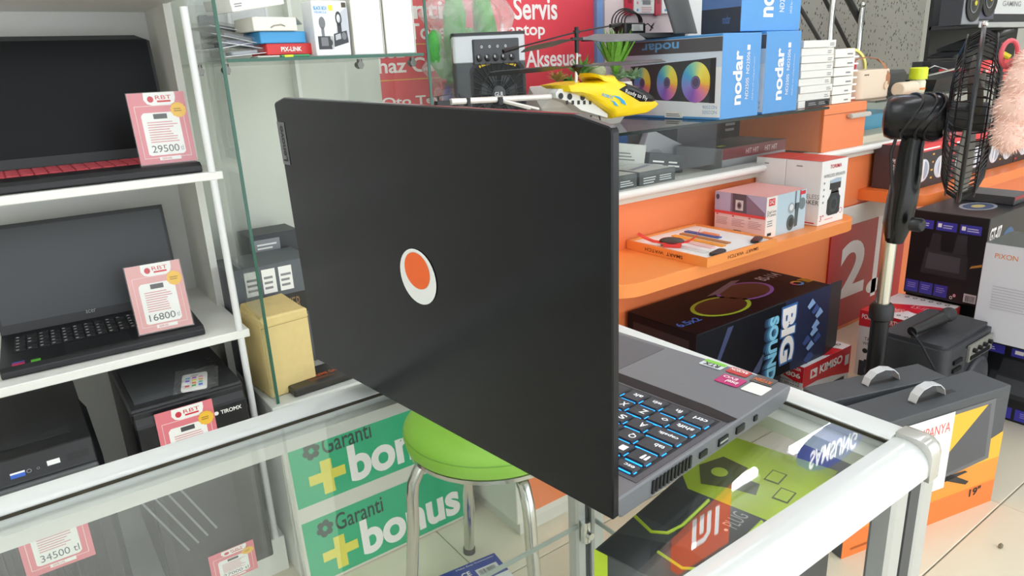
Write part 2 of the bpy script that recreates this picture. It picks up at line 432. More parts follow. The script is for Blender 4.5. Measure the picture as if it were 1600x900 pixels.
for (x, y) in ((.515,.583), (.522,.24)):
    g = G(); g.tube([(x,y,SHZ-.025),(x,y,SHZ+.006)], .007, 10); g.tube([(x,y-.012,SHZ-.012),(x,y+.006,SHZ-.012)], .005, 8)
    g.build('shelf_clip', CHROME, case, inv=ci, smooth=True)
G().box(XL,.2,.0, .55,.61,.05).build('plinth', mat('#c9c9c4', .5), case, inv=ci)

# ================================================================== LAPTOP
yaw, ph, th = math.radians(98.409), .030, .0384
LB = Vector((.2642,.2729,.865))
lw = Vector((math.cos(yaw)*math.cos(ph), math.sin(yaw)*math.cos(ph), math.sin(ph)))
n0 = Vector((math.sin(yaw), -math.cos(yaw), 0))
ln = n0*math.cos(.047)-Vector((0,0,1))*math.sin(.047); ln = (ln-lw*ln.dot(lw)).normalized(); lu = ln.cross(lw)
LO = LB+Vector((0,0,.012))
ML = Matrix(((ln.x,lw.x,lu.x,LO.x),(ln.y,lw.y,lu.y,LO.y),(ln.z,lw.z,lu.z,LO.z),(0,0,0,1)))
lap = thing('laptop', 'large open black gaming laptop with a round orange and white sticker on its lid', 'laptop', M=ML)
DECK = mat('#77797d', .42, .3, noise=.04, scale=300); LIDM = mat('#131419', .2, 0., noise=.04, scale=200, spec=.3)
# base: wedge with undercut
pr = [(.002,0),(.2535,0),(.2545,-.0035),(.249,-.0135),(.235,-.0165),(.012,-.0165),(.002,-.006)]
G().prism([(x,.001,z) for x,z in pr], (0,.358,0)).build('base', DECK, lap, bevel=.0012)
G().box(.03,.004,-.0002, .153,.356,.0004).build('keyboard_tray', mat('#55575c', .4, .3), lap)
pts = [(.1535,.003),(.1535,.3),(.165,.31),(.165,.05),(.163,.02),(.156,.004)]
G().add([(.1495,.004,.0006),(.152,.34,.0006),(.1655,.34,.0006),(.1655,.1,.0006),(.1645,.03,.0006),(.161,.002,.0006)], [(0,1,2,3,4,5)]).build('tray_edge', mat('#2c2727', .6, spec=.2), lap)
g = G()
for k in range(11): g.box(.044+.0046*k, -.0002, -.0128, .0466+.0046*k, .0013, -.003)
g.build('side_vent', BLACK, lap)
for nm, x0, x1, z0, z1 in (('port',.104,.114,-.0105,-.006),('usb_port',.131,.1445,-.0115,-.0055),('usb_port',.158,.1705,-.0112,-.0055),('audio_port',.187,.192,-.0105,-.006)):
    G().box(x0,-.0004,z0,x1,.0014,z1).build(nm, BLACK, lap)
G().box(.132,-.0008,-.0092,.1435,.0,-.0078).build('port_tongue', ALUM, lap)
for x, y in ((.02,.02),(.02,.34),(.235,.02),(.235,.34)):
    G().lathe([(.006,-.0205),(.006,-.0165)], 10, Matrix.Translation((x,y,0))).build('rubber_foot', BLACK, lap)
G().box(.2,.13,-.0003,.206,.135,.0004)
# touchpad
G().box(.172,.125,-.0003,.246,.23,.0003).build('touchpad', mat('#5b5d62', .35, .3), lap)
# keyboard
KEYM = mat('#33363b', .5, noise=.05, scale=400); GLOW = mat('#1c8cf0', .4, emit=1.5); LEG = mat('#dfe4e8', .4, emit=.25)
kb = G().box(.034,.009,.0003,.1475,.352,.0006).build('keyboard', mat('#1b1d20', .6), lap)
rows = [(.036,.0095, ['esc','f1','f2','f3','f4','f5','f6','f7','f8','f9','f10','f11','f12','ins','prt','del','hm','end','pu'], [.0165]*19),
        (.0495,.0165, ['"','1','2','3','4','5','6','7','8','9','0','*','-','<-','num','/','x','-'], [.0165]*13+[.027]+[.0165]*4),
        (.0685,.0165, ['tab','Q','W','E','R','T','Y','U','I','O','P','G','U','enter','7','8','9','+'], [.022]+[.0165]*12+[.0215]+[.0165]*4),
        (.0875,.0165, ['capslk','A','S','D','F','G','H','J','K','L','S','I',',','4','5','6'], [.0265]+[.0165]*11+[.0165]+[.0165]*3),
        (.1065,.0165, ['shift','<>','Z','X','C','V','B','N','M','O','C','.','shift','1','2','3','ent'], [.02]+[.0165]*11+[.0335]+[.0165]*4),
        (.1255,.0180, ['ctrl','fn','win','alt',' ','altgr','cp','ctrl','<','v','>','0','.'], [.02,.0165,.0165,.0165,.095,.0165,.0165,.0165,.0165,.0165,.0165,.0165,.0165])]
_km = {}
for x0, dep, labs, ws in rows:
    y = .0115
    for lab, wd_ in zip(labs, ws):
        if y+wd_ > .352: break
        kk = (round(wd_,4), dep)
        if kk not in _km:
            s_ = .0008
            o = G().hexa([(0,0,0),(dep,0,0),(dep,wd_,0),(0,wd_,0),(s_,s_,.0018),(dep-s_,s_,.0018),(dep-s_,wd_-s_,.0018),(s_,wd_-s_,.0018)]).build('key', KEYM, kb)
            _km[kk] = o.data
            o.location = (x0,y,.0008)
        else:
            o = bpy.data.objects.new('key', _km[kk]); COL.objects.link(o); o.parent = kb; o.location = (x0,y,.0008)
        y += wd_+.0024
GK = G()
for x0, dep, labs, ws in rows:
    y = .0115
    for lab, wd_ in zip(labs, ws):
        if y > .16: break
        if lab.strip():
            Fk = Face(lap, (x0+dep, y, .0026), (0,1,0), (-1,0,0), (0,0,1), wd_, dep, .0002)
            n_ = len(lab); hh = .42 if n_ == 1 else .3
            ww = min(.8, (.34 if n_ == 1 else .17*n_)*.0165/wd_)
            vs, fs = text2d(lab, .02)
            GK.add([Fk.P(.12+vx*ww, .3+vy*hh) for vx, vy in vs], fs)
        y += wd_+.0024
GK.build('key_lettering', LEG, kb)
g = G()
for x0, dep, labs, ws in rows:
    y = .0115
    for lab, wd_ in zip(labs, ws):
        if y+wd_ > .352: break
        g.box(x0-.0011, y+.08*wd_, .0007, x0-.0001, y+.92*wd_, .0012)
        g.box(x0+.1*dep, y-.0009, .0007, x0+.45*dep, y-.0002, .0010)
        y += wd_+.0024
g.build('backlight', GLOW, kb)
# stickers on the palm rest (user's side faces +x; read from the far side)
def sticker(x0, y0, x1, y1, m, txts, nm, tcol=WT, roundx=0):
    o = G().rbox(x0,y0,.0003,x1,y1,.0007,.0015).build(nm, m, lap)
    Fk = Face(o, (x1,y0,.0007), (0,1,0), (-1,0,0), (0,0,1), y1-y0, x1-x0, .0002)
    for (s, a0,b0,a1,b1,c) in txts: Fk.text(s,a0,b0,a1,b1,c, bold=.02)
    Fk.done(); return o
o = sticker(.237,.06,.2525,.082, mat('#d9dde0',.3), [('RTX',.15,.45,.85,.9,INK)], 'graphics_sticker'); G().box(.246,.0605,.0008,.252,.0815,.001).build('sticker_band', mat('#7fc832',.35), o)
sticker(.239,.036,.2525,.056, mat('#c4332c',.3), [('RADEON',.1,.2,.9,.6,WT)], 'graphics_sticker')
sticker(.236,.012,.2535,.031, mat('#55504c',.3), [('RYZEN',.1,.45,.9,.8,mat('#f0742a'))], 'processor_sticker')
sticker(.2135,.031,.233,.053, mat('#c01f6d',.3), [('intel',.12,.5,.6,.85,WT),('EVO',.3,.15,.9,.4,WT)], 'feature_sticker')
sticker(.2135,.0085,.234,.0275, mat('#efeee8',.4), [], 'blank_sticker')
# lid
upl = Vector((0,0,1)) - n0*0
l1 = lw.cross(n0).normalized();  l1 = -l1 if l1.z < 0 else l1
upl = (l1*math.cos(th)-n0*math.sin(th)).normalized(); lnn = lw.cross(upl).normalized()
if lnn.dot(n0) < 0: lnn = -lnn      # points away from the camera, towards the keyboard
MI = ML.inverted()
def LP(a, b, c=0): return MI @ (LB+lw*a+upl*b+lnn*c)
H_ = .2487; W_ = .3625
outl = [(0,0),(W_,0),(W_,.2425),(W_-.002,.2445),(.346,H_-.0003),(.344,H_),(.026,H_),(.023,H_-.0005),(.002,.2435),(0,.2415)]
lid = G().prism([LP(a,b,0) for a,b in outl], (MI.to_3x3() @ (lnn*.0065))).build('lid', LIDM, lap, bevel=.0009)
scr = [(.006,.018),(W_-.006,.018),(W_-.006,.24),(.006,.24)]
G().prism([LP(a,b,.0066) for a,b in scr], (MI.to_3x3() @ (lnn*.0004))).build('screen', mat('#08090b', .12), lap)
for a in (.05,.29): G().tube([LP(a,.0075,.006), LP(a+.03,.0075,.006)], .006, 10).build('hinge', BLACK, lap, smooth=True)
rot3 = MI.to_3x3()
FL = Face(lid, LP(W_,0,0), rot3 @ (-lw), rot3 @ upl, rot3 @ (-lnn), 1, 1)
TAGM = mat('#77777b', .35, .6)
FL.rect(W_-.3622,.1915,W_-.3495,.228, TAGM, 0, 'name_plate')
FL.text('Lenovo', W_-.3595,.1945,W_-.3525,.225, INK, 1, rot=90, bold=.02)
# sticker: plain round two-tone sticker
cx, cy_ = W_-.1792, .1247; R_ = .0215
FL.ell(cx, cy_, R_, R_, mat('#e9eae8',.4), 1, 36, 'round_sticker')
FL.ell(cx, cy_+R_*.22, R_*.7, R_*.66, mat('#f0641f',.4), 2, 28, 'sticker_print')
FL.done()

# ================================================================== items in the case
LIME = mat('#d4f02e', .35); SLATE = mat('#4b4f54', .45, noise=.06)
def tilted(p, yaw_, pitch=0, roll=0):
    return Matrix.Translation(p) @ Matrix.Rotation(yaw_,4,'Z') @ Matrix.Rotation(pitch,4,'Y') @ Matrix.Rotation(roll,4,'X')
SZ = SHZ+.0005
b = Box('gamepad_box', 'slate grey and lime gamepad carton inside the glass case beside the laptop', 'boxed gamepad', (.312,.224,SZ), (.21,.1,.23), SLATE, rz=math.radians(11))
T = b.T
T.poly([(.52,0),(1,0),(1,1),(.6,1),(.52,.85)], LIME)
T.poly([(.0,.05),(.16,.05),(.2,.5),(.12,.97),(0,.97)], mat('#33373c',.4))
T.poly([(.26,.6),(.5,.75),(.5,.97),(.26,.97)], mat('#3b3f44',.4))
T.text('PLUG', .4,.3,.5,.42, mat('#c9c9c9'), 1); T.ell(.375,.36,.008,.016, WHITE, 1, 8)
T.poly([(.58,.8),(.7,.95),(.82,.85),(.8,.6),(.72,.6),(.72,.42),(.64,.38),(.62,.6)], mat('#5d6430'), 1, 'gamepad_picture'); T.ell(.7,.76,.035,.07, LIME, 2, 14)
for (a,c) in ((.76,.3),(.66,.14)): T.rect(a,c,a+.09,c+.13, mat('#6b761f'),1); T.rect(a+.008,c+.012,a+.082,c+.118, LIME,2)
b.L.rect(.0,.0,.12,1, LIME); b.L.rect(.86,0,1,.8, LIME,1); b.F.rect(.0,0,.06,1, LIME); b.F.text('PLUG & PLAY', .2,.3,.7,.5, mat('#c9c9c9'))
g = G()
for pts in (([(.24,.98),(.2,.78),(.23,.68),(.3,.64),(.5,.64)]), ([(.12,.62),(.1,.4),(.14,.28),(.22,.22),(.5,.2)])):
    g.tube([(u*.21, v*.1, .2305) for u, v in pts], .0014, 6)
g.build('lime_piping', LIME, b.t, smooth=True)
b.done()
# ================================================================== WHITE SHELVING on the left
SHW = mat('#eeeee8', .38, noise=.02, scale=8); SHB = mat('#e3e3dc', .5, noise=.04)
su = thing('shelving_unit', 'white open shelving unit holding laptops and computer towers', 'shelving', (.36,1.5,0)); si = inv(su)
for z, h, y0 in ((.624,.018,1.5), (.965,.016,1.5), (1.318,.018,1.5)):
    G().box(-1.2,y0,z-h, .366,1.93,z).build('shelf_board', SHW, su, inv=si, bevel=.0015)
G().box(-1.2,1.5,.0, .366,1.93,.095).build('base_board', SHW, su, inv=si, bevel=.0015)
G().box(-1.2,1.925,.09, .37,1.945,2.1).build('back_panel', mat('#ebebe8', .5, noise=.03, scale=4), su, inv=si)
G().box(.356,1.72,.095, .372,1.925,2.1).build('side_panel', SHB, su, inv=si)
for z0, z1 in ((.095,.606),(.624,.949),(.965,1.275),(1.293,1.6)):
    G().tube([(.347,1.505,z0),(.347,1.505,z1)], .0075, 10).build('post', mat('#e8e9e9',.35), su, inv=si, smooth=True)

def price_card(label, M, price, w=.102, h=.135, stand=True, cut=0, glare=0):
    t = thing('price_card', label, 'price card', M=M, group='pink price cards')
    PK = mat('#e27d87', .3) if not glare else mat('#eba8a6', .3)  # paler copy has the white glare put into the card colour
    PKL = mat('#f4cfd0',.4)
    G().box(0,-.001,0, w,.001,h).build('card', PK, t)
    f = Face(t, (0,-.001,0), (1,0,0), (0,0,1), (0,-1,0), w, h)
    f.rect(.08,.08,.92,.82, PKL, 0, 'border_line'); f.rect(.092,.09,.908,.81, PK, 1, 'border_line')
    f.poly([(.28,1),(.27,.9),(.32,.84),(.4,.82),(.72,.82),(.8,.85),(.83,.92),(.83,1)], WHITE, 2, 'logo_panel')
    f.ell(.39,.905,.055,.045, mat('#cf3347'), 3, 12); f.text('RBT', .48,.9,.76,.955, RED, 3); f.rect(.5,.86,.74,.885, RED, 3)
    f.poly([(.17,.14),(.22,.12),(.78,.12),(.83,.15),(.83,.68),(.78,.72),(.22,.72),(.17,.68)], WHITE, 2, 'text_panel')
    f.rect(.38,.63,.62,.7, mat('#4a4a4c'), 3)
    f.lines(.25,.3,.78,.61, 9, mat('#dba3a6'), 3)
    f.text(price, .24,.16,.72 if price.endswith('0') else .8,.26, mat('#55565a'), 3)
    if price.endswith('0'): f.text('tl', .75,.17,.8,.24, GREYINK, 3)
    f.poly([(.84+.13*(1+.12*(k%2))*math.cos(k*math.pi/12), .74+.1*(1+.12*(k%2))*math.sin(k*math.pi/12)) for k in range(24)], mat('#f2bf3f',.4), 4, 'badge')
    f.lines(.76,.72,.92,.78,2, mat('#a67a1c'), 5)
    f.rect(.34,.045,.72,.095, WHITE, 2); f.text('SERVIS', .38,.055,.55,.085, RED, 3)
    f.done()
    if stand:
        g = G(); g.box(-.002,-.0035,-.002, w+.002,-.0018,h+.001); g.box(-.002,-.002,-.002,w+.002,.045,0)
        g.build('acrylic_stand', FILM, t)
    return t

def open_laptop(label, M, w, d, scr_h, lean, base_m, lid_m, red=False, chamf=0):
    t = thing('laptop', label, 'laptop', M=M, group='laptops on the white shelves')
    G().prism([(0,0,.003),(0,.004,0),(0,d,0),(0,d,.02),(0,.01,.02),(0,0,.013)], (w,0,0)).build('base', base_m, t, bevel=.001)
    k = G().box(.02,.09,.0198,w-.02,d-.028,.0204).build('keyboard', mat('#c04650',.5) if red else mat('#1a1b1e',.5), t)
    kd = None; KM2 = mat('#cf5560',.5) if red else mat('#2a2b2f',.5)
    nx = 15; ny = 5; sx = (w-.05)/nx; sy = (d-.125)/ny
    for j in range(ny):
        for i in range(nx):
            if kd is None:
                o = G().box(0,0,0,sx*.86,sy*.84,.0016).build('key', KM2, k, bevel=.0004); kd = o.data
            else: o = bpy.data.objects.new('key', kd); COL.objects.link(o); o.parent = k
            o.location = (.025+i*sx, .094+j*sy, .0204)
    g = G()
    for j in range(ny):
        for i in range(nx):
            if random.random() < .85: g.box(.027+i*sx,.099+j*sy,.0222,.027+i*sx+sx*.25,.1+j*sy+.003,.0224)
    g.build('key_lettering', mat('#e06a70') if red else mat('#c9c9c9'), k)
    G().box(w*.3,.012,.0199,w*.62,.082,.0205).build('touchpad', mat('#1f2023',.3), t)
    c, s = math.cos(lean), math.sin(lean); u = Vector((0,s,c)); nn = Vector((0,c,-s))
    o = Vector((0,d-.004,.018)); P = lambda a,b: o+Vector((a,0,0))+u*b
    ol = [(.0,0),(w,0),(w,scr_h-chamf*.5),(w-chamf*1.2,scr_h),(chamf*1.2,scr_h),(0,scr_h-chamf*.5)]
    if not chamf: ol = [(.0,0),(w,0),(w,scr_h),(0,scr_h)]
    lidp = G().prism([P(a,b) for a,b in ol], nn*.006).build('lid', lid_m, t, bevel=.0008)
    sc = [(.006,.022),(w-.006,.022),(w-.006,scr_h-.009),(.006,scr_h-.009)]
    G().prism([P(a,b)-nn*.0003 for a,b in sc], nn*.0003).build('screen', mat('#2f3236',.3) if not red else mat('#0c0d10',.35,spec=.15), t)
    return t
SHELF2, SHELF1 = .6245, .9655
lt = open_laptop('black laptop with grey screen on the middle shelf, tilted price card on its corner', tilted((-.077,1.54,SHELF2),math.radians(-2)), .36,.235, .232, math.radians(12), mat('#1b1c20',.4,noise=.08), mat('#141518',.4))
for (x, w_, c, s) in ((.02,.02,'#c9285f','ryzen'), (.05,.016,'#66c43a','')):
    o = G().box(x,.012,.0201,x+w_,.024,.0207).build('sticker', mat(c,.35), lt)
o = G().box(.02,.0245,.0201,.04,.031,.0207).build('sticker', mat('#3b62b8',.35), lt)
Fm = Face(lt, (.15,.2309,.0345), (1,0,0), (0,.2,1), (0,-1,0), .05,.009, .003); Fm.text('acer', .2,0,.6,.8, mat('#9a9b9d')); Fm.done()
open_laptop('black laptop with red keyboard on the upper shelf', tilted((-.06,1.515,SHELF1),math.radians(0)), .392,.255, .262, math.radians(8), mat('#1a1b1e',.4), mat('#16171a',.45), True, .024)
price_card('pink price card reading 29500 on the red keyboard laptop', tilted((.229,1.548,.9875), math.radians(-2)) @ Matrix.Rotation(math.radians(-9),4,'X'), '29500', .103,.137)
price_card('pink price card reading 16800 on the grey screen laptop', tilted((.163,1.555,.6475), math.radians(-7)) @ Matrix.Rotation(math.radians(-12),4,'X') @ Matrix.Rotation(math.radians(-1),4,'Y'), '16800', .103,.14, glare=1)

# computer towers
TB = mat('#1c1d20', .38, noise=.12, scale=30); TB2 = mat('#2a2b2e', .45, noise=.1, scale=60)
def tower(label, x, y, w, d, h, kind):
    t = thing('computer_tower', label, 'computer', (x,y,.0955), 0, 'computer towers on the bottom shelf')
    if kind == 0:
        G().prism([(0,.03,0),(0,d,0),(0,d,h),(0,.03,h),(0,0,h-.035),(0,0,.0)], (w,0,0)).build('case', TB, t, bevel=.002)
        G().box(.02,.075,h,w-.03,d-.02,h+.0015).build('top_panel', TB2, t)
        G().hexa([(w,.05,.01),(w+.012,.07,.03),(w+.012,d-.03,.03),(w,d-.01,.01),(w,.05,h-.04),(w+.012,.07,h-.06),(w+.012,d-.03,h-.06),(w,d-.01,h-.04)]).build('side_panel', TB, t)
        u = Vector((0,.03,.035)).normalized(); nn = Vector((0,-.035,.03)).normalized()
        f = Face(t, (0,0,h-.035), (1,0,0), u, nn, w, .046)
        G().box(0,-.012,h-.062,w,.0,h-.037).build('front_lip', mat('#5a5c5e',.4,.2), t, bevel=.003)
        f.rect(.62,.3,.72,.5, mat('#e6e6e4',.3), 0, 'usb_port'); f.rect(.34,.2,.45,.42, mat('#2f5fc0',.4), 0, 'usb_port'); f.rect(.34,.35,.45,.42, WHITE, 1, 'usb_port')
        for a, r in ((.55,.012),(.48,.02)): f.ell(a,.33,r,r*4, BLACK, 0, 12, 'jack'); f.ell(a,.33,r,r*4, GREYINK, 1, 12, 'jack', ri=.7)
        f.rect(.78,.25,.95,.55, BLACK, 0, 'card_slot'); f.done()
        g = G()
        for k in range(16): g.box(.01+k*(w-.02)/16,-.014,.05,.01+k*(w-.02)/16+.006,-.001,h-.065)
        g.build('front_mesh', BLACK, t)
    else:
        G().box(0,.012,0,w,d,h-.004).build('case', TB, t, bevel=.003)
        G().prism([(0,0,.008),(0,0,h-.03),(0,.022,h-.004),(0,.04,h-.004),(0,.04,.008)], (w,0,0)).build('front_panel', mat('#121316',.3), t, bevel=.003)
        G().box(-.002,.02,h-.03,w+.002,d,h).build('top_cover', TB2, t, bevel=.004)
        G().box(.012,.05,h,w-.045,d-.03,h+.0012).build('top_mesh', mat('#4a4c4f',.7), t)
        f = Face(t, (0,0,0), (1,0,0), (0,0,1), (0,-1,0), w, h)
        f.ell(.7,.895,.022,.01, WHITE, 0, 16, 'badge'); f.text('TIROMX', .74,.885,.94,.905, WHITE, 1, bold=.02)
        f.done()
        ft = Face(t, (0,0,h), (1,0,0), (0,1,0), (0,0,1), w, d)
        for k in range(5): ft.ell(.9,.3+.06*k,.02,.012, GREYINK, 0, 10, 'port'); ft.ell(.9,.3+.06*k,.016,.009, BLACK, 1, 10, 'port')
        ft.done()
        g = G()
        for k in range(4):
            g.box(.075+.022*k,-.004,.06,.079+.022*k,0,.24)
        ob = g.build('front_trim', mat('#8c8e90',.35,.6), t)
        ob.rotation_euler = (0, math.radians(-24), 0); ob.location = (.0,0,.02)
        G().box(.02,-.0015,h*.06,w-.02,.0,h*.8).build('front_glass', mat('#232427',.12), t)
    return t
tower('black computer tower with chamfered front and USB ports on the bottom shelf, left one', -.165,1.40,.2,.36,.42, 0)
pc = tower('black computer tower with small white badge and a remote on top, right one', .108,1.43,.212,.38,.435, 1)
def flat_on(Y, tl, tr, bl):
    a, b_, c = pyy(*tl,Y), pyy(*tr,Y), pyy(*bl,Y); return a, b_, c
price_card('pink price card reading 34500 taped to the left computer tower', tilted((-.113,1.3795,.302), 0) @ Matrix.Rotation(0,4,'Y'), '34500 tl', .108,.142, stand=False)
price_card('pink price card with dark chip print taped on the front of the right tower', tilted((.144,1.4265,.382), 0), '32500 tl', .108,.14, stand=False)
price_card('pink price card low on the foot of the right computer tower', tilted((.185,1.4225,.0955), 0), '27000 tl', .095,.075, stand=False)
rm = thing('remote_control', 'small white remote with coloured buttons in a clear bag on the right tower', 'remote control', (.205,1.47,.5325), math.radians(-14))
G().rbox(0,0,0,.05,.085,.006,.006).build('remote_body', WHITE, rm, bevel=.001)
cs = ('#d94a4a','#4ab24f','#4a6fd9','#f2f2f2','#e07b3a','#63c0a6','#7a5bc9','#e8e050','#dba34a','#58b6d9','#b85bb6','#e3a5b5')
bmsh = G().box(0,0,0,.008,.006,.0015)
for i in range(12):
    bmsh.build('button', mat(cs[i],.4), rm).location = (.008+.013*(i%3), .012+.014*(i//3), .006)
G().ball((.025,.07,.006),(.008,.006,.002),10,5).build('button', mat('#c9c9c9',.3), rm)
g = G(); 
for k in range(9):
    for j in range(5): pass
g = G(); N = 9
vs = [(-.012+.085*i/(N-1), -.03+.125*j/(N-1), .0085+random.random()*.006) for j in range(N) for i in range(N)]
g.add(vs, [(j*N+i, j*N+i+1, (j+1)*N+i+1, (j+1)*N+i) for j in range(N-1) for i in range(N-1)])
g.build('plastic_bag', FILM, rm)

# ================================================================== GLASS CABINET
gc = thing('glass_cabinet', 'tall frameless glass cabinet with a glass shelf between shelving and poster', 'display cabinet', (.62,1.46,0)); gi = inv(gc)
WH = mat('#e4e5de', .4, noise=.03)
G().box(.376,1.45,.0, .86,1.93,.43).build('cabinet_base', WH, gc, inv=gi, bevel=.002)
G().box(.372,1.445,.43, .862,1.93,.45).build('cabinet_floor', mat('#c9cdc8',.35), gc, inv=gi, bevel=.002)
def pane(nm, x0,y0,z0,x1,y1,z1): return G().box(x0,y0,z0,x1,y1,z1).build(nm, GLASS, gc, inv=gi)
pane('side_pane', .388,1.462,.45, .394,1.925,2.0)
G().box(.3878,1.4596,.45, .3942,1.4622,2.0).build('pane_edge', GLASS_EDGE, gc, inv=gi)
pane('side_pane', .838,1.462,.45, .844,1.925,2.0)
G().box(.8378,1.4596,.45, .8442,1.4622,2.0).build('pane_edge', GLASS_EDGE, gc, inv=gi)
SHG = 1.178
pane('glass_shelf', .4,1.466,SHG-.006, .832,1.92,SHG)
G().box(.4,1.464,SHG-.0062, .832,1.4662,SHG+.0002).build('shelf_edge', GLASS_EDGE, gc, inv=gi)
for x, y in ((.405,1.5),(.685,1.49),(.82,1.5),(.36,1.52)):
    g = G(); g.tube([(x,y,SHG-.008),(x,y,SHG-.028)], .006, 10); g.tube([(x,y-.006,SHG-.02),(x,y+.012,SHG-.02)], .0075, 10)
    g.build('shelf_bracket', mat('#6d6d68',.3,.8), gc, inv=gi, smooth=True)
G().box(.38,1.938,.45, .95,1.944,2.0).build('back_board', mat('#d4d8cd',.45,noise=.04,scale=4), gc, inv=gi)
G().box(.69,1.9,.45, .7,1.938,2.0).build('back_batten', WH, gc, inv=gi)

# things on the glass shelf
def simple(name, label, cat, loc, size, m, rz=0., group=None, M=None, bevel=.0015, part='carton'):
    return Box(name, label, cat, loc, size, m, rz, group, M, bevel, part)
zs = SHG+.0005
b = simple('dash_camera_box', 'white dash camera box with two black cameras printed on it', 'boxed camera', (.585,1.475,zs), (.079,.05,.108), mat('#e9ebee',.35), rz=math.radians(3))
f = b.F
f.text('BLACK BOX', .05,.83,.42,.9, mat('#3b9fd6'), bold=.02); f.text('VEHICLE', .05,.77,.4,.81, mat('#3b9fd6'))
f.rect(.46,.82,.58,.92, mat('#e6f03a',.4), 1, 'price_dot'); f.rect(.84,.88,.97,.97, mat('#4a4030')); f.poly([(.6,.4),(1,.25),(1,.9),(.8,.8)], mat('#c5c8d2'))
CMK = mat('#33353b',.4); CMG = mat('#77797f',.4)
f.ell(.24,.6,.09,.11, CMG, 1); f.rect(.2,.36,.28,.52, CMG, 1); f.rect(.08,.12,.5,.36, CMK, 1); f.rect(.16,.18,.36,.34, CMG, 2); f.ell(.42,.24,.06,.06, CMK, 3, 14)
f.ell(.72,.68,.09,.13, CMK, 1, 16, ri=.6); f.rect(.66,.42,.78,.58, CMK, 1); f.poly([(.52,.16),(.95,.24),(.92,.46),(.54,.4)], CMK, 1); f.poly([(.58,.28),(.74,.31),(.73,.41),(.58,.38)], mat('#b9bcc4'), 2); f.ell(.83,.36,.07,.07, CMG, 2, 14); f.poly([(.5,.12),(.46,.1),(.42,.4),(.5,.5)], WHITE, 1)
b.done()
for x, lab, rz in ((.672,'blank white phone box standing right of the dash camera box', 2), (.748,'blank white phone box at the right end of the glass shelf', -1)):
    b = simple('white_box', lab, 'box', (x,1.478,zs), (.07,.045,.115), mat('#eef1f6',.3), rz=math.radians(rz), group='blank white boxes on the glass shelf')
    g = G(); g.box(-.0015,-.0015,-.0003,.0,.0465,.116); g.box(.07,-.0015,-.0003,.0715,.0465,.116)
    g.build('box_sleeve', mat('#d9d6cc',.4), b.t); b.done()
b = simple('router_box', 'red box with white lettering at the bottom of the pile on the glass shelf', 'boxed router', (.487,1.49,zs+.005), (.1,.08,.022), mat('#d42f2f',.4), rz=math.radians(5))
b.F.text('PIX-LINK', .3,.3,.75,.7, WHITE, bold=.03); b.done()
b = simple('blue_box', 'blue box lying on the red box on the glass shelf', 'box', (.478,1.492,zs+.0275), (.098,.085,.023), mat('#3f9bd6',.4), rz=math.radians(5)); b.done()
b = simple('open_carton', 'open cream carton with loose flap on top of the blue box', 'box', (.465,1.482,zs+.051), (.093,.09,.026), mat('#ece8dd',.45), rz=math.radians(7))
g = G(); g.add([(.093,0,.026),(.093,.05,.026),(.108,.05,.014),(.106,.0,.012)], [(0,1,2,3)]); g.build('flap', mat('#ece8dd',.45), b.t)
g = G(); g.tube([(.035,-.0012,.006),(.042,-.0016,.01),(.058,-.0016,.012),(.066,-.0012,.009)], .0012, 6); g.build('finger_slot', mat('#9b968a'), b.t); b.done()
b = simple('adapter_box', 'white box with two black cable plugs printed on top, on the open carton', 'boxed adapter', (), (.118,.1,.028), mat('#f1f0ec',.4), M=tilted((.428,1.475,zs+.0845), math.radians(14), math.radians(-9), 0))
for (a, c) in ((.25,.45),(.5,.55)):
    b.T.poly([(a,c),(a+.3,c-.3),(a+.33,c-.26),(a+.04,c+.06)], mat('#44464c')); b.T.ell(a+.02,c+.04,.06,.06, mat('#44464c'), 1, 10)
b.T.rect(.1,.7,.3,.85, mat('#e6f03a'), 1, 'price_dot'); b.F.lines(.05,.3,.2,.6,2, GREYINK); b.done()
b = simple('flat_card', 'flat grey and white card under the pile on the glass shelf', 'card', (.462,1.474,zs), (.045,.05,.004), mat('#c9cbc4',.4)); b.done()
b = simple('green_card', 'thin green card with yellow dot under the red router box', 'card', (.51,1.474,zs), (.06,.06,.0045), mat('#3f9f6b',.4)); b.F.rect(.1,0,.4,1,mat('#e6f03a'),0,'price_dot'); b.done()
for i, (x,y,z,yw,pt,c) in enumerate(((.405,1.485,.004,6,-4,'#a9adb3'),(.4,1.5,.02,16,-8,'#8d9096'),(.4,1.515,.034,-4,10,'#8a8da3'),(.398,1.535,.05,-16,14,'#8a8d92'),(.4,1.55,.066,10,9,'#85888d'))):
    M = tilted((x,y,zs+z), math.radians(yw), math.radians(pt))
    t = thing('blister_pack', ['clear blister pack lying lowest left of the red box','clear blister pack second from the bottom of the slanting pile','clear blister pack in the middle of the slanting pile','clear blister pack fourth from the bottom of the slanting pile','clear blister pack topmost on the slanting pile'][i], 'blister pack', M=M, group='blister packs on the glass shelf')
    G().box(0,0,0,.1,.11,.0012).build('card', mat('#e9ecee',.4), t)
    G().rbox(.006,.006,.0012,.094,.104,.012,.006).build('blister', FILM, t, bevel=.002)
    G().rbox(.02,.02,.0014,.075,.055,.008,.004).build('gadget', mat(c,.4), t, bevel=.001)
    G().lathe([(.008,.0),(.008,.0005)],14,Matrix.Translation((.06,.08,.0018))).build('white_disc', WHITE, t)
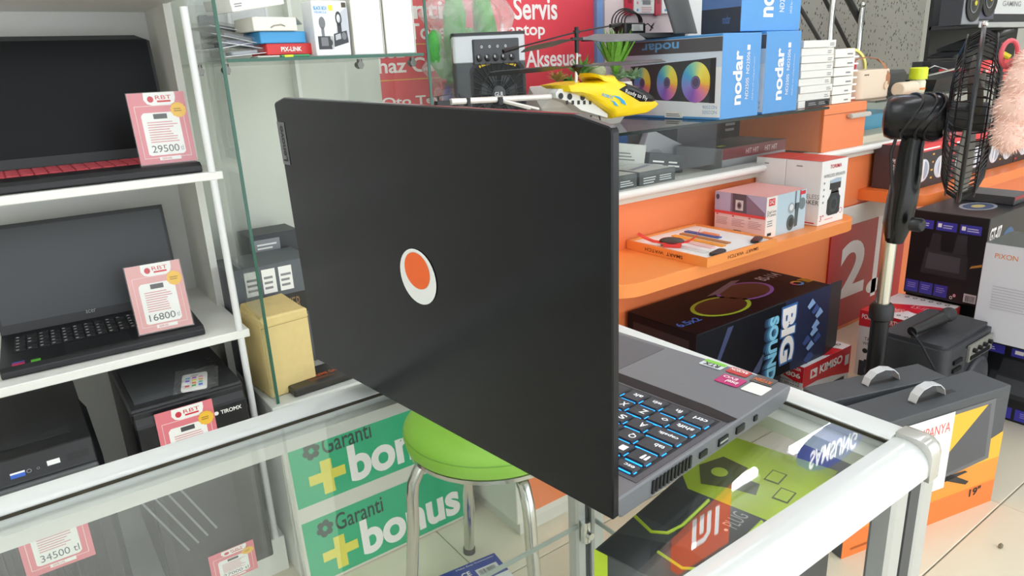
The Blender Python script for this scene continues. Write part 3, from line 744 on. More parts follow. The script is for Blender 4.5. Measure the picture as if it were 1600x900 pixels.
for i, (x,lab) in enumerate(((.4,'clear accessory bag with black gadget leaning in the cabinet corner'),(.47,'clear bag of white cable leaning behind the white box'))):
    M = tilted((x,1.72-.06*i,zs), math.radians(-12), 0, math.radians(-10))
    t = thing('accessory_bag', lab, 'packaged accessory', M=M)
    G().box(0,0,0,.085,.003,.17).build('backing_card', mat('#dcdedd',.4), t)
    G().rbox(.006,-.012,.02,.079,-.0005,.12,.004).build('bag', FILM, t, bevel=.003)
    if i == 0: G().box(.02,-.009,.05,.06,-.001,.1).build('gadget', mat('#7d8084',.4), t, bevel=.004)
    else: G().tube([(.02,-.006,.03),(.06,-.006,.05),(.02,-.006,.07),(.06,-.006,.09)], .003, 8).build('cable', WHITE, t, smooth=True)

# things on the cabinet floor
zc = .4505
b = simple('tan_carton', 'plain tan cardboard carton inside the glass cabinet', 'box', (.388,1.493,zc), (.112,.12,.188), mat('#dfc88a',.7,noise=.06,bump=.2,scale=60), rz=math.radians(6), bevel=.003)
g = G(); g.hexa([(-.001,-.001,.168),(.113,-.001,.168),(.113,.121,.168),(-.001,.121,.168),(.004,.004,.19),(.108,.002,.188),(.108,.118,.2),(.006,.116,.2)]); g.build('lid_flap', mat('#dac283',.7,noise=.06,scale=50), b.t, bevel=.002)
b.F.rect(0,.885,1,.89, mat('#7d6632'), 0, 'seam'); b.done()
b = simple('grey_label_box', 'grey box with white labels behind the tan carton', 'box', (.372,1.64,zc), (.2,.14,.27), mat('#5f6469',.5,noise=.1), rz=math.radians(0))
for k in range(3): b.F.rect(.18+.2*k,.74,.34+.2*k,.96, WHITE, 0, 'label'); b.F.lines(.2+.2*k,.78,.33+.2*k,.92,3, GREYINK)
b.F.rect(.3,.5,1,.7, mat('#2d2a28'), 0); b.F.text('POWER', .45,.54,.8,.66, mat('#9a7b52')); b.done()
b = simple('black_label_box', 'black box with small white label standing behind the grey labelled box', 'box', (.47,1.79,zc), (.13,.1,.31), mat('#3a3c40',.45)); b.F.rect(.1,.86,.6,.96, mat('#8d9094'),0,'label'); b.F.lines(.15,.88,.55,.94,2,WHITE); b.done()
b = simple('dark_flat_box', 'flat dark box with orange print at the cabinet front', 'box', (.43,1.462,zc), (.19,.1,.018), mat('#2a2825',.3,noise=.3,scale=20), rz=math.radians(3), bevel=.003)
b.T.text('EXTREME GAMING', .25,.35,.8,.48, mat('#d8632c'), bold=.01); b.T.lines(.25,.2,.6,.3,2, mat('#9a5a3a')); b.done()
b = simple('red_small_box', 'small red and white box behind the flat dark box', 'box', (.57,1.6,zc), (.09,.08,.03), mat('#d6d4cf',.4)); b.T.rect(0,0,1,.5, RED); b.done()

# ================================================================== SIGN
dv = Vector((pz(728,794,0).x-.36, 0, 0))
sg = thing('bank_sign', 'white edged green sign with two rows of white and yellow lettering leaning on the cabinet', 'sign', M=tilted((.372,1.39,.0), 0) @ Matrix.Rotation(math.radians(-5.5),4,'X'))
SW, SH_ = .468, .392
G().box(0,0,0,SW,.014,SH_).build('board', mat('#d9d6cb',.4,noise=.05,scale=6), sg, bevel=.004)
f = Face(sg, (0,0,0), (1,0,0), (0,0,1), (0,-1,0), SW, SH_)
GR = mat('#18b07c',.35,noise=.05,scale=9); YE = mat('#e8dd52',.4); DG = mat('#17382f',.4)
for v0, v1 in ((.525,.93),(.025,.43)):
    f.rect(.025,v0,.975,v1, GR, 0, 'green_panel'); h = v1-v0
    Y_ = lambda q: v0+h*q
    for k in range(6):
        a = math.radians(60*k+15); f.ell(.135+.028*math.cos(a), Y_(.8)+.036*math.sin(a), .018, .021, DG, 1, 8, 'clover')
    f.text('Garanti', .19,Y_(.68),.45,Y_(.95), DG, 1, bold=.01)
    f.rect(.165,Y_(.08),.222,Y_(.6), YE, 1, 'plus'); f.rect(.1,Y_(.28),.287,Y_(.43), YE, 2, 'plus')
    f.text('bonus', .31,Y_(.09),.9,Y_(.68), WT, 1, bold=.035)
f.done()

rb0, rb1, rb2 = pz(683,901,.03), pz(772,864,.03), pz(812,884,.03)
rdir = (rb1-rb0); rdir.z = 0; rw = rdir.length; ryaw = math.atan2(rdir.y, rdir.x)
b = Box('router_carton', 'blue and white carton with CE mark and barcode on the floor by the stool', 'boxed router', (), (rw,.1,.03), mat('#e9ecf0',.4), M=Matrix.Translation((rb1.x,rb1.y,0)) @ Matrix.Rotation(ryaw,4,'Z') @ Matrix.Translation((-rw,-.1,0)))
b.T.rect(0,.3,1,1, mat('#2a3f9c',.4)); b.T.text('Make Easy Connection', .3,.88,.95,.95, WT,1); b.T.text('CE', .32,.6,.47,.76, WT, 1,bold=.02); b.T.rect(.55,.42,.92,.7, mat('#dcdde0'),1,'label'); b.T.barcode(.58,.46,.88,.64, INK, 2)
b.T.lines(.1,.05,.7,.25,3, GREYINK); b.done()

# ================================================================== STOOL
st = thing('stool', 'round stool with lime green padded seat and bent chrome legs', 'stool', (.69,1.06,0))
LG = mat('#9ad644',.5,noise=.05,scale=120,bump=.15)
G().lathe([(0.02,.433),(.165,.433),(.174,.44),(.177,.455),(.174,.47),(.16,.483),(.12,.49),(.03,.493)],48).build('seat', LG, st, smooth=True)
G().lathe([(.162,.426),(.17,.426),(.17,.434),(.162,.434)],40,ring=True).build('seat_ring', CHROME, st, smooth=True)
g = G(); n = 48; g.tube([(.1745*math.cos(2*math.pi*k/n), .1745*math.sin(2*math.pi*k/n), .466) for k in range(n)], .0018, 6, closed=True); g.build('piping', mat('#7fb830',.5), st, smooth=True)
def leg(ang):
    c, s = math.cos(ang), math.sin(ang); pr = [(.09,.42),(.13,.418),(.155,.4),(.17,.372),(.175,.34),(.178,.28),(.187,.2),(.2,.1),(.213,.012)]
    g = G(); g.tube([(r*c,r*s,z) for r,z in pr], .0125, 12)
    o = g.build('leg', CHROME, st, smooth=True)
    G().lathe([(.015,0),(.015,.014),(.012,.018)],12,Matrix.Translation((.214*c,.214*s,0))).build('rubber_tip', mat('#5a5a58',.6), o, smooth=True)
for a in (78, 168, 258, 348): leg(math.radians(a-1))

# ================================================================== ORANGE COUNTER
OR = mat('#f08550',.4,noise=.02,scale=6); ORD = mat('#e9692b',.4); TRIM = mat('#e4e2dd',.35)
oc = thing('orange_counter', 'long orange shop counter with white trim and glass showcase on top', 'counter', (.865,1.44,0)); oi = inv(oc)
YP = 1.47; XA, XB, XC = 1.0, 2.42, 4.6
G().box(XA,YP,.0, XC,YP+.02,.75).build('front_panel', OR, oc, inv=oi)
G().box(.865,1.236,.035, 1.16,YP,.46).build('low_cabinet', mat('#e4e3db',.4,noise=.03), oc, inv=oi, bevel=.002)
G().box(.9,1.228,.06, 1.16,1.236,.46).build('low_cabinet_door', OR, oc, inv=oi, bevel=.002)
G().box(.875,1.24,.0, 1.16,YP,.035).build('plinth', mat('#dcdad2',.5), oc, inv=oi)
G().box(XA-.1,YP+.02,.0, XA-.08,1.93,.75).build('end_panel', OR, oc, inv=oi)
# trim rail
pr = [(1.435+.012*math.cos(math.radians(a)), .772+.013*math.sin(math.radians(a))) for a in range(90,271,20)]+[(1.49,.759),(1.49,.785)]
G().prism([(XA,y,z) for y,z in pr], (XC-XA,0,0)).build('trim_rail', TRIM, oc, inv=oi, smooth=True)
G().box(XA,1.455,.74, XC,1.93,.77).build('showcase_floor', mat('#d8d4c8',.45), oc, inv=oi)
GT = .953
G().box(.9,1.405,GT-.008, XB,1.93,GT).build('glass_top', GLASS, oc, inv=oi)
G().box(.9,1.403,GT-.0082, XB,1.4055,GT+.0002).build('glass_edge', mat('#0a1d17',.2), oc, inv=oi)
G().box(.9,1.43,.785, XB,1.435,GT-.0085).build('front_glass', GLASS_FRONT, oc, inv=oi)
G().box(.9,1.91,.77, XB,1.93,GT-.009).build('showcase_back', mat('#bdbab2',.5), oc, inv=oi)
# orange end block
G().box(2.45,1.437,.785, 2.74,1.9,.952).build('end_block', OR, oc, inv=oi, bevel=.002)
G().box(2.45,1.4355,.918, 2.74,1.4375,.9195).build('drawer_gap', mat('#7a3a1a'), oc, inv=oi)
g = G(); g.box(2.6,1.415,.897,2.742,1.437,.914); g.build('drawer_handle', mat('#c4bfb6',.35), oc, inv=oi, bevel=.004, bseg=2)
# right showcase
G().box(2.74,1.405,GT-.008, XC,1.93,GT).build('glass_top', GLASS, oc, inv=oi)
G().box(2.74,1.403,GT-.0082, XC,1.4055,GT+.0002).build('glass_edge', mat('#0a1d17',.2), oc, inv=oi)
G().box(2.74,1.43,.785, XC,1.435,GT-.0085).build('front_glass', GLASS_FRONT, oc, inv=oi)
G().box(2.74,1.91,.77, XC,1.93,GT-.009).build('showcase_back', mat('#b9bfb6',.5), oc, inv=oi)
def round_shelf(x0, x1, z0, z1, yf, left=True, right=True, r=.1):
    pts = [(x0,YP)] ; 
    if left: pts += [(x0+r-r*math.cos(math.radians(a)), yf+r-r*math.sin(math.radians(a))) for a in range(0,91,9)]
    else: pts += [(x0,yf)]
    if right: pts += [(x1-r*math.sin(math.radians(90-a)) if 0 else x1-r+r*math.sin(math.radians(a)), yf+r-r*math.cos(math.radians(a))) for a in range(0,91,9)]
    else: pts += [(x1,yf)]
    pts += [(x1,YP)]
    return G().prism([(x,y,z0) for x,y in pts], (0,0,z1-z0))
SHO = .60
round_shelf(1.17,2.335,.563,SHO,1.195).build('low_shelf', mat('#f3934c',.35,noise=.02), oc, inv=oi, smooth=True, bevel=.001)
round_shelf(2.805,XC,.556,SHO,1.215,right=False,r=.06).build('low_shelf', mat('#f07f3e',.35,noise=.02), oc, inv=oi, smooth=True, bevel=.001)

# 2.1 sound poster on the counter front
ps = thing('sound_poster', 'dark red poster with large white figures 2.1 on the counter front', 'poster', (2.62,1.462,.1))
G().box(0,0,-.08,.62,.006,.44).build('poster_sheet', mat('#b3202a',.35), ps)
G().box(0,-.002,.36,.62,0,.44).build('white_band', mat('#dcd8d0',.4), ps)
f = Face(ps, (0,0,0), (1,0,0), (0,0,1), (0,-1,0), 1, 1)
def on21(s, x0, y0, x1, y1):
    a, c = pyy(x0,y1,1.46), pyy(x1,y0,1.46); f.text(s, a.x-2.62, a.z-.1, c.x-2.62, c.z-.1, WT, bold=.03)
on21('2', 1308,368,1358,470); on21('.', 1352,430,1378,462); on21('1', 1376,375,1394,462); on21('les', 1322,496,1372,528)
f.rect(.36,0,.4,.36, WT, 1, 'white_stripe'); f.done()

# ================================================================== shelf items
zo = SHO+.0005
tr = thing('smart_watch_tray', 'orange rimmed white tray of smart watch straps on the orange shelf', 'display tray', (1.478,1.165,zo))
TO = mat('#f0954a',.4)
W1, D1, H1 = .312,.3,.026
g = G(); g.box(0,0,0,W1,.006,H1); g.box(0,D1-.006,0,W1,D1,H1); g.box(0,.006,0,.006,D1-.006,H1); g.box(W1-.006,.006,0,W1,D1-.006,H1); g.build('tray_rim', TO, tr)
G().box(.006,.006,.003,W1-.006,D1-.006,H1-.006).build('tray_insert', mat('#f4f5f6',.4), tr)
Fl = Face(tr, (0,D1,0),(0,-1,0),(0,0,1),(-1,0,0),D1,H1); Ff = Face(tr,(0,0,0),(1,0,0),(0,0,1),(0,-1,0),W1,H1)
TI = mat('#6b3410',.5); Fl.text('SMART  WATCH', .25,.28,.72,.66, TI, rot=180, bold=.01); Ff.text('SMART  WATCH', .28,.28,.72,.66, TI, rot=180, bold=.01); Fl.done(); Ff.done()
zt_ = H1-.006
def strap(nm, pts, w, m, h=.004):
    (x0,y0),(x1,y1) = pts; dx, dy = x1-x0, y1-y0; l = math.hypot(dx,dy); nx, ny = -dy/l*w/2, dx/l*w/2
    G().prism([(x0+nx,y0+ny,zt_),(x0-nx,y0-ny,zt_),(x1-nx,y1-ny,zt_),(x1+nx,y1+ny,zt_)], (0,0,h)).build(nm, m, tr, bevel=.001)
strap('watch_strap', ((.06,.05),(.06,.24)), .02, mat('#d9dbdd',.35)); strap('watch_strap', ((.115,.07),(.115,.24)), .02, mat('#f0c4c0',.4))
strap('watch_strap', ((.15,.06),(.15,.25)), .02, mat('#f2a03a',.4)); strap('watch_strap', ((.185,.07),(.185,.25)), .018, mat('#b9783f',.4)); strap('watch_strap', ((.22,.13),(.22,.26)), .02, mat('#3d5a9a',.4)); strap('watch_strap', ((.235,.15),(.235,.21)), .021, mat('#f08a5a',.4), .005)
strap('watch_strap', ((.03,.17),(.06,.2)), .03, mat('#9a8d80',.4))
for (x,y,rot_) in ((.075,.025,.2),(.265,.035,.4)):
    o = G().rbox(-.034,-.013,0,.034,.013,.008,.011).build('watch_face', mat('#17181a',.18), tr, bevel=.002); o.location = (x,y,zt_); o.rotation_euler = (0,0,rot_)
# red watch (stands on the tray)
wr = thing('red_smart_band', 'red smart band with dark oval screen lying on the watch tray', 'smart watch', (1.52,1.33,zo+zt_+.001), math.radians(-58))
RS = mat('#e03a34',.45)
g = G(); n = 14
for k in range(n): pass
prof = [(-.095,.034),(-.075,.022),(-.05,.013),(-.025,.011),(0,.012),(.03,.013),(.052,.018),(.07,.033),(.082,.055)]
vs = []; 
for x, z in prof: vs += [(x,-.011,z),(x,.011,z),(x,.011,z+.0028),(x,-.011,z+.0028)]
fs = [(4*i+a, 4*i+(a+1)%4, 4*i+4+(a+1)%4, 4*i+4+a) for i in range(len(prof)-1) for a in range(4)]+[(3,2,1,0),(4*len(prof)-4,4*len(prof)-3,4*len(prof)-2,4*len(prof)-1)]
G().add(vs, fs).build('strap', RS, wr, smooth=True)
G().add([(x,y-.0,z) for x,y,z in [(-.02,-.01,.0),(.03,-.01,.0),(.03,.01,.0),(-.02,.01,.0),(-.02,-.01,.012),(.03,-.01,.012),(.03,.01,.012),(-.02,.01,.012)]], [(0,3,2,1),(4,5,6,7),(0,1,5,4),(1,2,6,5),(2,3,7,6),(3,0,4,7)]).build('clasp', RS, wr)
o = G().puff([(.003+.036*math.cos(2*math.pi*k/20)*(1), 0, .018+.011*math.sin(2*math.pi*k/20)) for k in range(20)], (0,1,0), .011).build('screen', mat('#4a3f3c',.2), wr, smooth=True)

b = simple('camera_box', 'pink and grey dual lens camera carton behind the watch tray', 'boxed camera', (1.845,1.243,zo), (.21,.19,.128), mat('#f0d5d5',.35))
b.T.rect(0,0,1,1, mat('#f2a7a0',.3))
f = b.L
f.rect(0,.52,1,1, mat('#b6a9c4')); f.poly([(.32,1),(.62,1),(.98,.62),(.98,.5),(.62,.5),(.32,.5)], mat('#8b6f83'),1)
f.poly([(.36,1),(.62,1),(.64,.55),(.36,.55)], mat('#5d4f58'),2); f.rect(.42,.6,.57,.85, mat('#d9cdd0'),3); f.ell(.495,.72,.045,.09, mat('#8c7880'),4,16); f.ell(.495,.72,.025,.05, mat('#4a3a42'),5,12)
f.rect(0,.47,1,.54, mat('#e04a4a'),6); f.ell(.06,.87,.035,.07, mat('#4d4656'),3,12)
for k in range(3): f.lines(.04+.32*k,.2,.3+.32*k,.4,5, mat('#c9a0a3')); f.rect(.04+.32*k,.42,.08+.32*k,.455, mat('#e04a4a'),1)
f.lines(.4,.03,.6,.12,1, mat('#6a5a5c'),fill=.8)
f = b.F; f.rect(0,0,.26,1, mat('#ece6df')); f.rect(.26,0,1,1, mat('#b9cfdb')); f.rect(.05,.78,.2,.95, RED,1); f.text('DAZ',.07,.82,.18,.92,WHITE,2)
f.text('Dual Lens', .03,.6,.24,.67, INK); f.text('IP Camera', .03,.52,.24,.59, INK); f.lines(.04,.28,.2,.45,3, GREYINK); f.rect(.05,.05,.15,.12, INK,1)
f.rect(.7,.55,.74,1, mat('#6d7a80'),1); f.rect(.82,.55,.86,1, mat('#6d7a80'),1); f.ell(.62,.6,.08,.14, mat('#9aa6ab'),2); f.ell(.62,.62,.05,.08, mat('#dfe3e3'),3); f.ell(.62,.24,.1,.2, mat('#55605f'),2); f.ell(.63,.24,.06,.12, mat('#2c3333'),3,14)
f.poly([(.72,.1),(.8,.12),(.82,.7),(.72,.7)], mat('#4c585a'),1); f.ell(.9,.65,.08,.15, mat('#6f7c80'),2); f.rect(.82,.88,.97,.97, RED,2); b.done()
for i, (y_, d_, lab) in enumerate(((1.352,.112,'white wireless speaker carton at the back against the orange panel'), (1.222,.128,'white wireless speaker carton with printed speaker, front one of the pair'))):
    b = simple('wireless_speaker_box', lab, 'boxed speaker', (2.098,y_,zo), (.15,d_,.208), mat('#f1efec',.4), group='wireless speaker cartons')
    b.T.rect(0,0,1,1, mat('#d8473f',.4)); b.L.text('WIRELESS', .35,.42,.98,.49, GREYINK); b.L.text('SPEAKER', .35,.33,.98,.4, INK); b.L.lines(.3,.9,.5,.94,1, GREYINK); b.L.lines(.6,.03,.95,.07,1,RED)
    f = b.F
    f.text('TORIMA', .3,.87,.75,.93, RED, bold=.02); f.text('WIRELESS SPEAKER', .08,.74,.92,.79, GREYINK, bold=.01)
    f.rect(.35,.54,.78,.68, mat('#262320'),1); f.poly([(.35,.64),(.78,.64),(.78,.7),(.6,.71),(.35,.68)], mat('#a8bccb'),2)
    f.poly([(.42,.5),(.72,.5),(.74,.44),(.8,.4),(.8,.16),(.72,.13),(.38,.13),(.3,.17),(.3,.38),(.38,.44)], mat('#2b2d2f'),2); f.rect(.42,.48,.7,.54, mat('#39302b'),2); f.ell(.55,.3,.16,.13, mat('#3d4043'),3,18); f.ell(.55,.3,.1,.08, mat('#222426'),4,14)
    f.text('3"', .04,.07,.2,.16, RED,1); f.lines(.24,.07,.6,.11,1, mat('#e7a0a0')); f.ell(.86,.17,.07,.045, RED,1,16,ri=.8)
    for k in range(4): f.ell(.13,.36+.1*k,.03,.02, GREYINK,1,8)
    b.done()

# ---- in the left showcase
zf = .7705
def show(name, lab, cat, x, y, z, size, m, rz=0, **k): return simple(name, lab, cat, (x,y,z), size, m, rz=math.radians(rz), **k)
for i, x in enumerate((1.35,1.515)):
    b = show('slate_box', ['slate grey boxed gadget with white print, left at the showcase front','slate grey boxed gadget with white print, second at the showcase front'][i], 'boxed gadget', x,1.45,zf,(.155,.14,.055), mat('#4f5556',.45), group='slate boxes in the showcase')
    b.T.rect(.02,.02,.98,.98, mat('#c9c9c6')); b.T.poly([(.1,.3),(.9,.6),(.9,.75),(.1,.45)], mat('#8c8aa0'),1); b.F.lines(.1,.35,.45,.75,3,mat('#cdd2d2')); b.F.lines(.55,.4,.9,.75,3,mat('#cdd2d2')); b.done()
b = show('white_gadget_box', 'long white box with dark watch print leaning in the showcase', 'boxed gadget', 1.4,1.6,zf, (.3,.05,.075), mat('#d5d7d0',.45), M=tilted((1.41,1.63,.848), math.radians(-3), math.radians(9), 0)); b.F.rect(.4,.3,.52,.75, mat('#4a4d4a'),1); b.F.ell(.47,.45,.05,.2, mat('#d5d7d0'),2,14); b.F.lines(.12,.3,.35,.8,3,GREYINK); b.F.lines(.58,.3,.85,.7,3,GREYINK); b.done()
b = show('black_gadget_box', 'short black box with pale print beside the white watch box', 'boxed gadget', 1.7,1.6,zf, (.16,.05,.06), mat('#3c4043',.45), M=tilted((1.715,1.605,.793), math.radians(-4), math.radians(9), 0)); b.F.lines(.1,.3,.5,.7,2,WHITE); b.F.lines(.55,.3,.9,.7,2,WHITE); b.done()
b = show('red_gadget_box', 'red box with white slogan in the left of the showcase', 'boxed gadget', 1.36,1.72,zf, (.16,.06,.15), mat('#c93440',.4), rz=8); b.F.poly([(.0,.2),(.7,1),(.9,1),(.2,.2)], mat('#e5e5ea'),1); b.F.lines(.5,.2,.9,.5,4,WHITE); b.done()
b = show('blue_gadget_box', 'blue and grey box standing in the showcase middle', 'boxed gadget', 1.6,1.8,zf, (.22,.06,.16), mat('#3d67a8',.4)); b.F.rect(0,0,.45,1, mat('#9aa8a8')); b.F.ell(.3,.4,.1,.15, mat('#5a6a70'),1); b.done()
b = show('leaning_white_box', 'white box leaning back in the showcase middle', 'boxed gadget', 1.75,1.7,zf, (.18,.03,.15), mat('#c9c9cb',.4), M=tilted((1.8,1.74,.775), math.radians(-5), math.radians(24), 0)); b.F.ell(.4,.4,.25,.25, mat('#aeb0b4'),1); b.done()
b = show('maroon_box', 'maroon and grey carton lying in the right half of the showcase', 'boxed gadget', 1.96,1.5,zf, (.36,.2,.075), mat('#8a8a8c',.4)); b.F.rect(0,.5,1,1, mat('#6e2f33'),0); b.F.text('HIT HIT', .35,.62,.55,.85, mat('#c9b9b4')); b.F.text('HIT HIT', .65,.62,.85,.85, mat('#c9b9b4')); b.T.rect(0,0,1,1, mat('#4a2f30')); b.T.rect(.1,.2,.2,.3, mat('#e6f03a'),1,'price_dot'); b.done()
b = show('black_tall_box', 'tall black carton behind the maroon carton in the showcase', 'boxed gadget', 2.0,1.73,zf, (.36,.15,.16), mat('#1d1d22',.35)); b.F.lines(.75,.6,.92,.85,2,GREYINK); b.done()
# ---- right showcase
b = show('teal_box', 'teal box with pale edges in the right showcase', 'boxed gadget', 2.98,1.6,zf, (.4,.2,.1), mat('#3b9cc0',.4)); b.done()
b = show('cream_flat_box', 'cream flat carton in front of the teal box', 'boxed gadget', 2.78,1.47,zf, (.45,.12,.04), mat('#d3cfbd',.45)); b.done()

# ================================================================== things on the glass counter top
ZG = GT+.0005
# air cooler
ac = thing('air_cooler', 'grey and white mini air cooler with five knobs and round fan grille', 'air cooler', M=Matrix.Translation((1.03,1.66,ZG)) @ Matrix.Rotation(math.radians(-30),4,'Z') @ Matrix.Diagonal((.83,.85,1,1)))
CW, CD, CH = .232,.17,.272
CB = mat('#4c5054',.42)
G().rbox(0,0,0,CW,CD,.2,.012).build('body', CB, ac, bevel=.002, smooth=True)
G().rbox(0,0,.2,CW,CD,CH-.004,.012).build('water_tank', mat('#d6dadf',.35), ac, bevel=.002, smooth=True)
G().rbox(-.002,-.002,CH-.004,CW+.002,CD+.002,CH+.003,.012).build('tank_lid', mat('#2a2c2f',.4), ac)
G().rbox(.062,-.006,.194,CW-.02,.01,.258,.008).build('control_panel', mat('#46494d',.4), ac, bevel=.002)
kn = G(); kn.lathe([(.0095,0),(.0095,.006),(.007,.008)],14,Matrix.Rotation(math.radians(90),4,'X'))
k0 = None
for k in range(5):
    o = kn.build('knob', mat('#1d1e20',.3), ac, smooth=True) if k0 is None else bpy.data.objects.new('knob', k0)
    if k0 is None: k0 = o.data
    else: COL.objects.link(o); o.parent = ac
    o.location = (.083+.026*k,-.006,.211)
    G().ball((.08+.026*k,-.014,.214),(.003,.001,.004),8,5).build('knob_mark', mat('#b9b9b9',.3), ac)
f = Face(ac,(.062,-.006,.19),(1,0,0),(0,0,1),(0,-1,0),.15,.074)
for k in range(4): f.ell(.2+.17*k,.66,.025,.05, mat('#d4d6d8'),0,10,'icon'); f.ell(.2+.17*k,.66,.012,.025, mat('#46494d'),1,8,'icon')
f.done()
gx, gz, gr = .14,.117,.083
G().rbox(.048,-.003,.0,.228,.004,.168,.02)
pts = []
fr = G(); sq = lambda r,k: (gx+max(-1,min(1,1.25*math.cos(k)))*r*1.02, gz+max(-1,min(1,1.25*math.sin(k)))*r)
n = 40
for i, (r, y) in enumerate(((.086,-.004),(.078,-.004))): pts.append([(sq(r,2*math.pi*k/n)[0],y,sq(r,2*math.pi*k/n)[1]) for k in range(n)])
fr.add(pts[0]+pts[1], [(k,(k+1)%n,n+(k+1)%n,n+k) for k in range(n)]); fr.build('grille_frame', mat('#1b1c1e',.4), ac)
G().prism([(a,-.0012,c) for a,_,c in pts[1]], (0,.001,0)).build('fan_cavity', mat('#101113',.6), ac)
fb = G()
for k in range(7):
    a = 2*math.pi*k/7; fb.add([(gx+.015*math.cos(a),-.0015,gz+.015*math.sin(a)),(gx+.062*math.cos(a-.15),-.0016,gz+.062*math.sin(a-.15)),(gx+.064*math.cos(a+.4),-.0022,gz+.064*math.sin(a+.4)),(gx+.015*math.cos(a+.5),-.0022,gz+.015*math.sin(a+.5))],[(0,1,2,3)])
fb.build('fan_blades', mat('#2f3133',.35), ac)
n = 20; g = G(); g.add([(gx+.074*math.cos(math.radians(35+110*k/n)),-.003,gz+.062+.022*math.sin(math.radians(35+110*k/n))) for k in range(n+1)]+[(gx+.07*math.cos(math.radians(35+110*k/n)),-.003,gz+.056+.022*math.sin(math.radians(35+110*k/n))) for k in range(n+1)], [(k,k+1,n+2+k,n+1+k) for k in range(n)])
g.build('led_glow_arc', mat('#e0bf1e',.4), ac)  # yellow LED glow inside the grille, put in as a coloured arc
g = G()
for k in range(32):
    a = 2*math.pi*k/32; e_ = sq(.081,a); g.tube([(gx+.02*math.cos(a),-.006,gz+.02*math.sin(a)),(e_[0],-.006,e_[1])], .0012, 4)
for r in (.035,.058): g.tube([(gx+r*math.cos(2*math.pi*k/32),-.006,gz+r*math.sin(2*math.pi*k/32)) for k in range(32)], .0012, 4, closed=True)
g.build('grille', mat('#3b3e41',.4), ac)
G().lathe([(.022,0),(.022,.004),(.019,.006)],24,Matrix.Translation((gx,-.004,gz)) @ Matrix.Rotation(math.radians(90),4,'X')).build('grille_hub', mat('#3f4245',.4), ac, smooth=True)
f = Face(ac,(gx-.014,-.0105,gz-.006),(1,0,0),(0,0,1),(0,-1,0),.028,.012); f.text('GLR',0,0,1,1,mat('#e1e3e5'),bold=.02); f.done()
f = Face(ac,(0,CD,0),(0,-1,0),(0,0,1),(-1,0,0),CD,CH,.0006); f.ell(.75,.84,.1,.04, WHITE,0,14,'button'); f.rect(.5,.66,.9,.88, mat('#b9663a',.5),0,'leather_tab'); f.done()

# cactus toy
ck = thing('cactus_toy', 'green plush cactus toy with striped scarf in clear wrap behind the cooler', 'toy', (1.115,1.79,ZG))
GRN = mat('#58b455',.8,noise=.2,bump=.6,scale=180)
g = G()
pth = [(0,0,.06),(0,0,.12),(.003,0,.2),(.006,0,.28),(.01,0,.34),(.01,0,.375),(.01,0,.39)]
g.tube(pth, [.026,.029,.03,.032,.032,.022,.006], 14)
g.tube([(.0,0,.17),(-.035,0,.18),(-.055,0,.21),(-.06,0,.25),(-.06,0,.28),(-.06,0,.292)], [.018,.021,.023,.023,.018,.006], 12)
g.tube([(.01,0,.25),(.06,0,.235),(.1,0,.25),(.112,0,.29),(.115,0,.33),(.115,0,.345)], [.018,.022,.023,.023,.018,.005], 12)
g.build('plush_body', GRN, ck, smooth=True)
g = G(); g.tube([(.18,-.02,.16),(.165,-.02,.22),(.15,-.02,.3),(.14,-.02,.38),(.14,-.02,.4)], [.03,.034,.035,.026,.01], 12); g.tube([(.16,-.02,.2),(.11,-.03,.21),(.09,-.03,.25),(.088,-.03,.29),(.088,-.03,.3)], [.016,.019,.02,.016,.006],12)
ck2 = thing('cactus_toy', 'second green plush cactus toy, rising behind the cooler top', 'toy', (1.11,1.86,ZG)); g.build('plush_body', GRN, ck2, smooth=True)
G().lathe([(.05,0),(.05,.02),(.045,.03)],20,Matrix.Translation((.15,-.02,0))).build('pot', mat('#d9a35a',.7), ck2, smooth=True)
for k in range(5): G().lathe([(.031,.088+.012*k),(.034,.094+.012*k),(.031,.1+.012*k)],16).build('scarf_band', mat('#a03848' if k%2 else '#5a3536',.8), ck, smooth=True)
G().ball((-.035,-.01,.095),(.016,.012,.05),10,8).build('scarf_tassel', mat('#3b3fb0',.8), ck, smooth=True)
G().lathe([(.03,.0),(.046,.004),(.05,.05),(.046,.062),(.03,.066)],20).build('pot', mat('#d9a35a',.7,noise=.1), ck, smooth=True)
WRAP = glass_mat('wrap', (.97,.93,.93,1), ior=1.45, rough=.15, dirt_haze=.24, haze_col=(.95,.9,.9,1))  # whitish highlights of the wrap put into its diffuse layer
g = G(); N = 22; M_ = 16
vs = []
for j in range(M_):
    z = .02+.42*j/(M_-1); 
    for i in range(N):
        a = 2*math.pi*i/N; rr = random.uniform(.88,1.12)
        vs.append((.055+(.13+.02*math.sin(j*1.3))*rr*math.cos(a), .0+.06*rr*math.sin(a), z+random.uniform(-.008,.008)))
g.add(vs, [(j*N+i, j*N+(i+1)%N, (j+1)*N+(i+1)%N, (j+1)*N+i) for j in range(M_-1) for i in range(N)])
g.build('plastic_wrap', WRAP, ck)

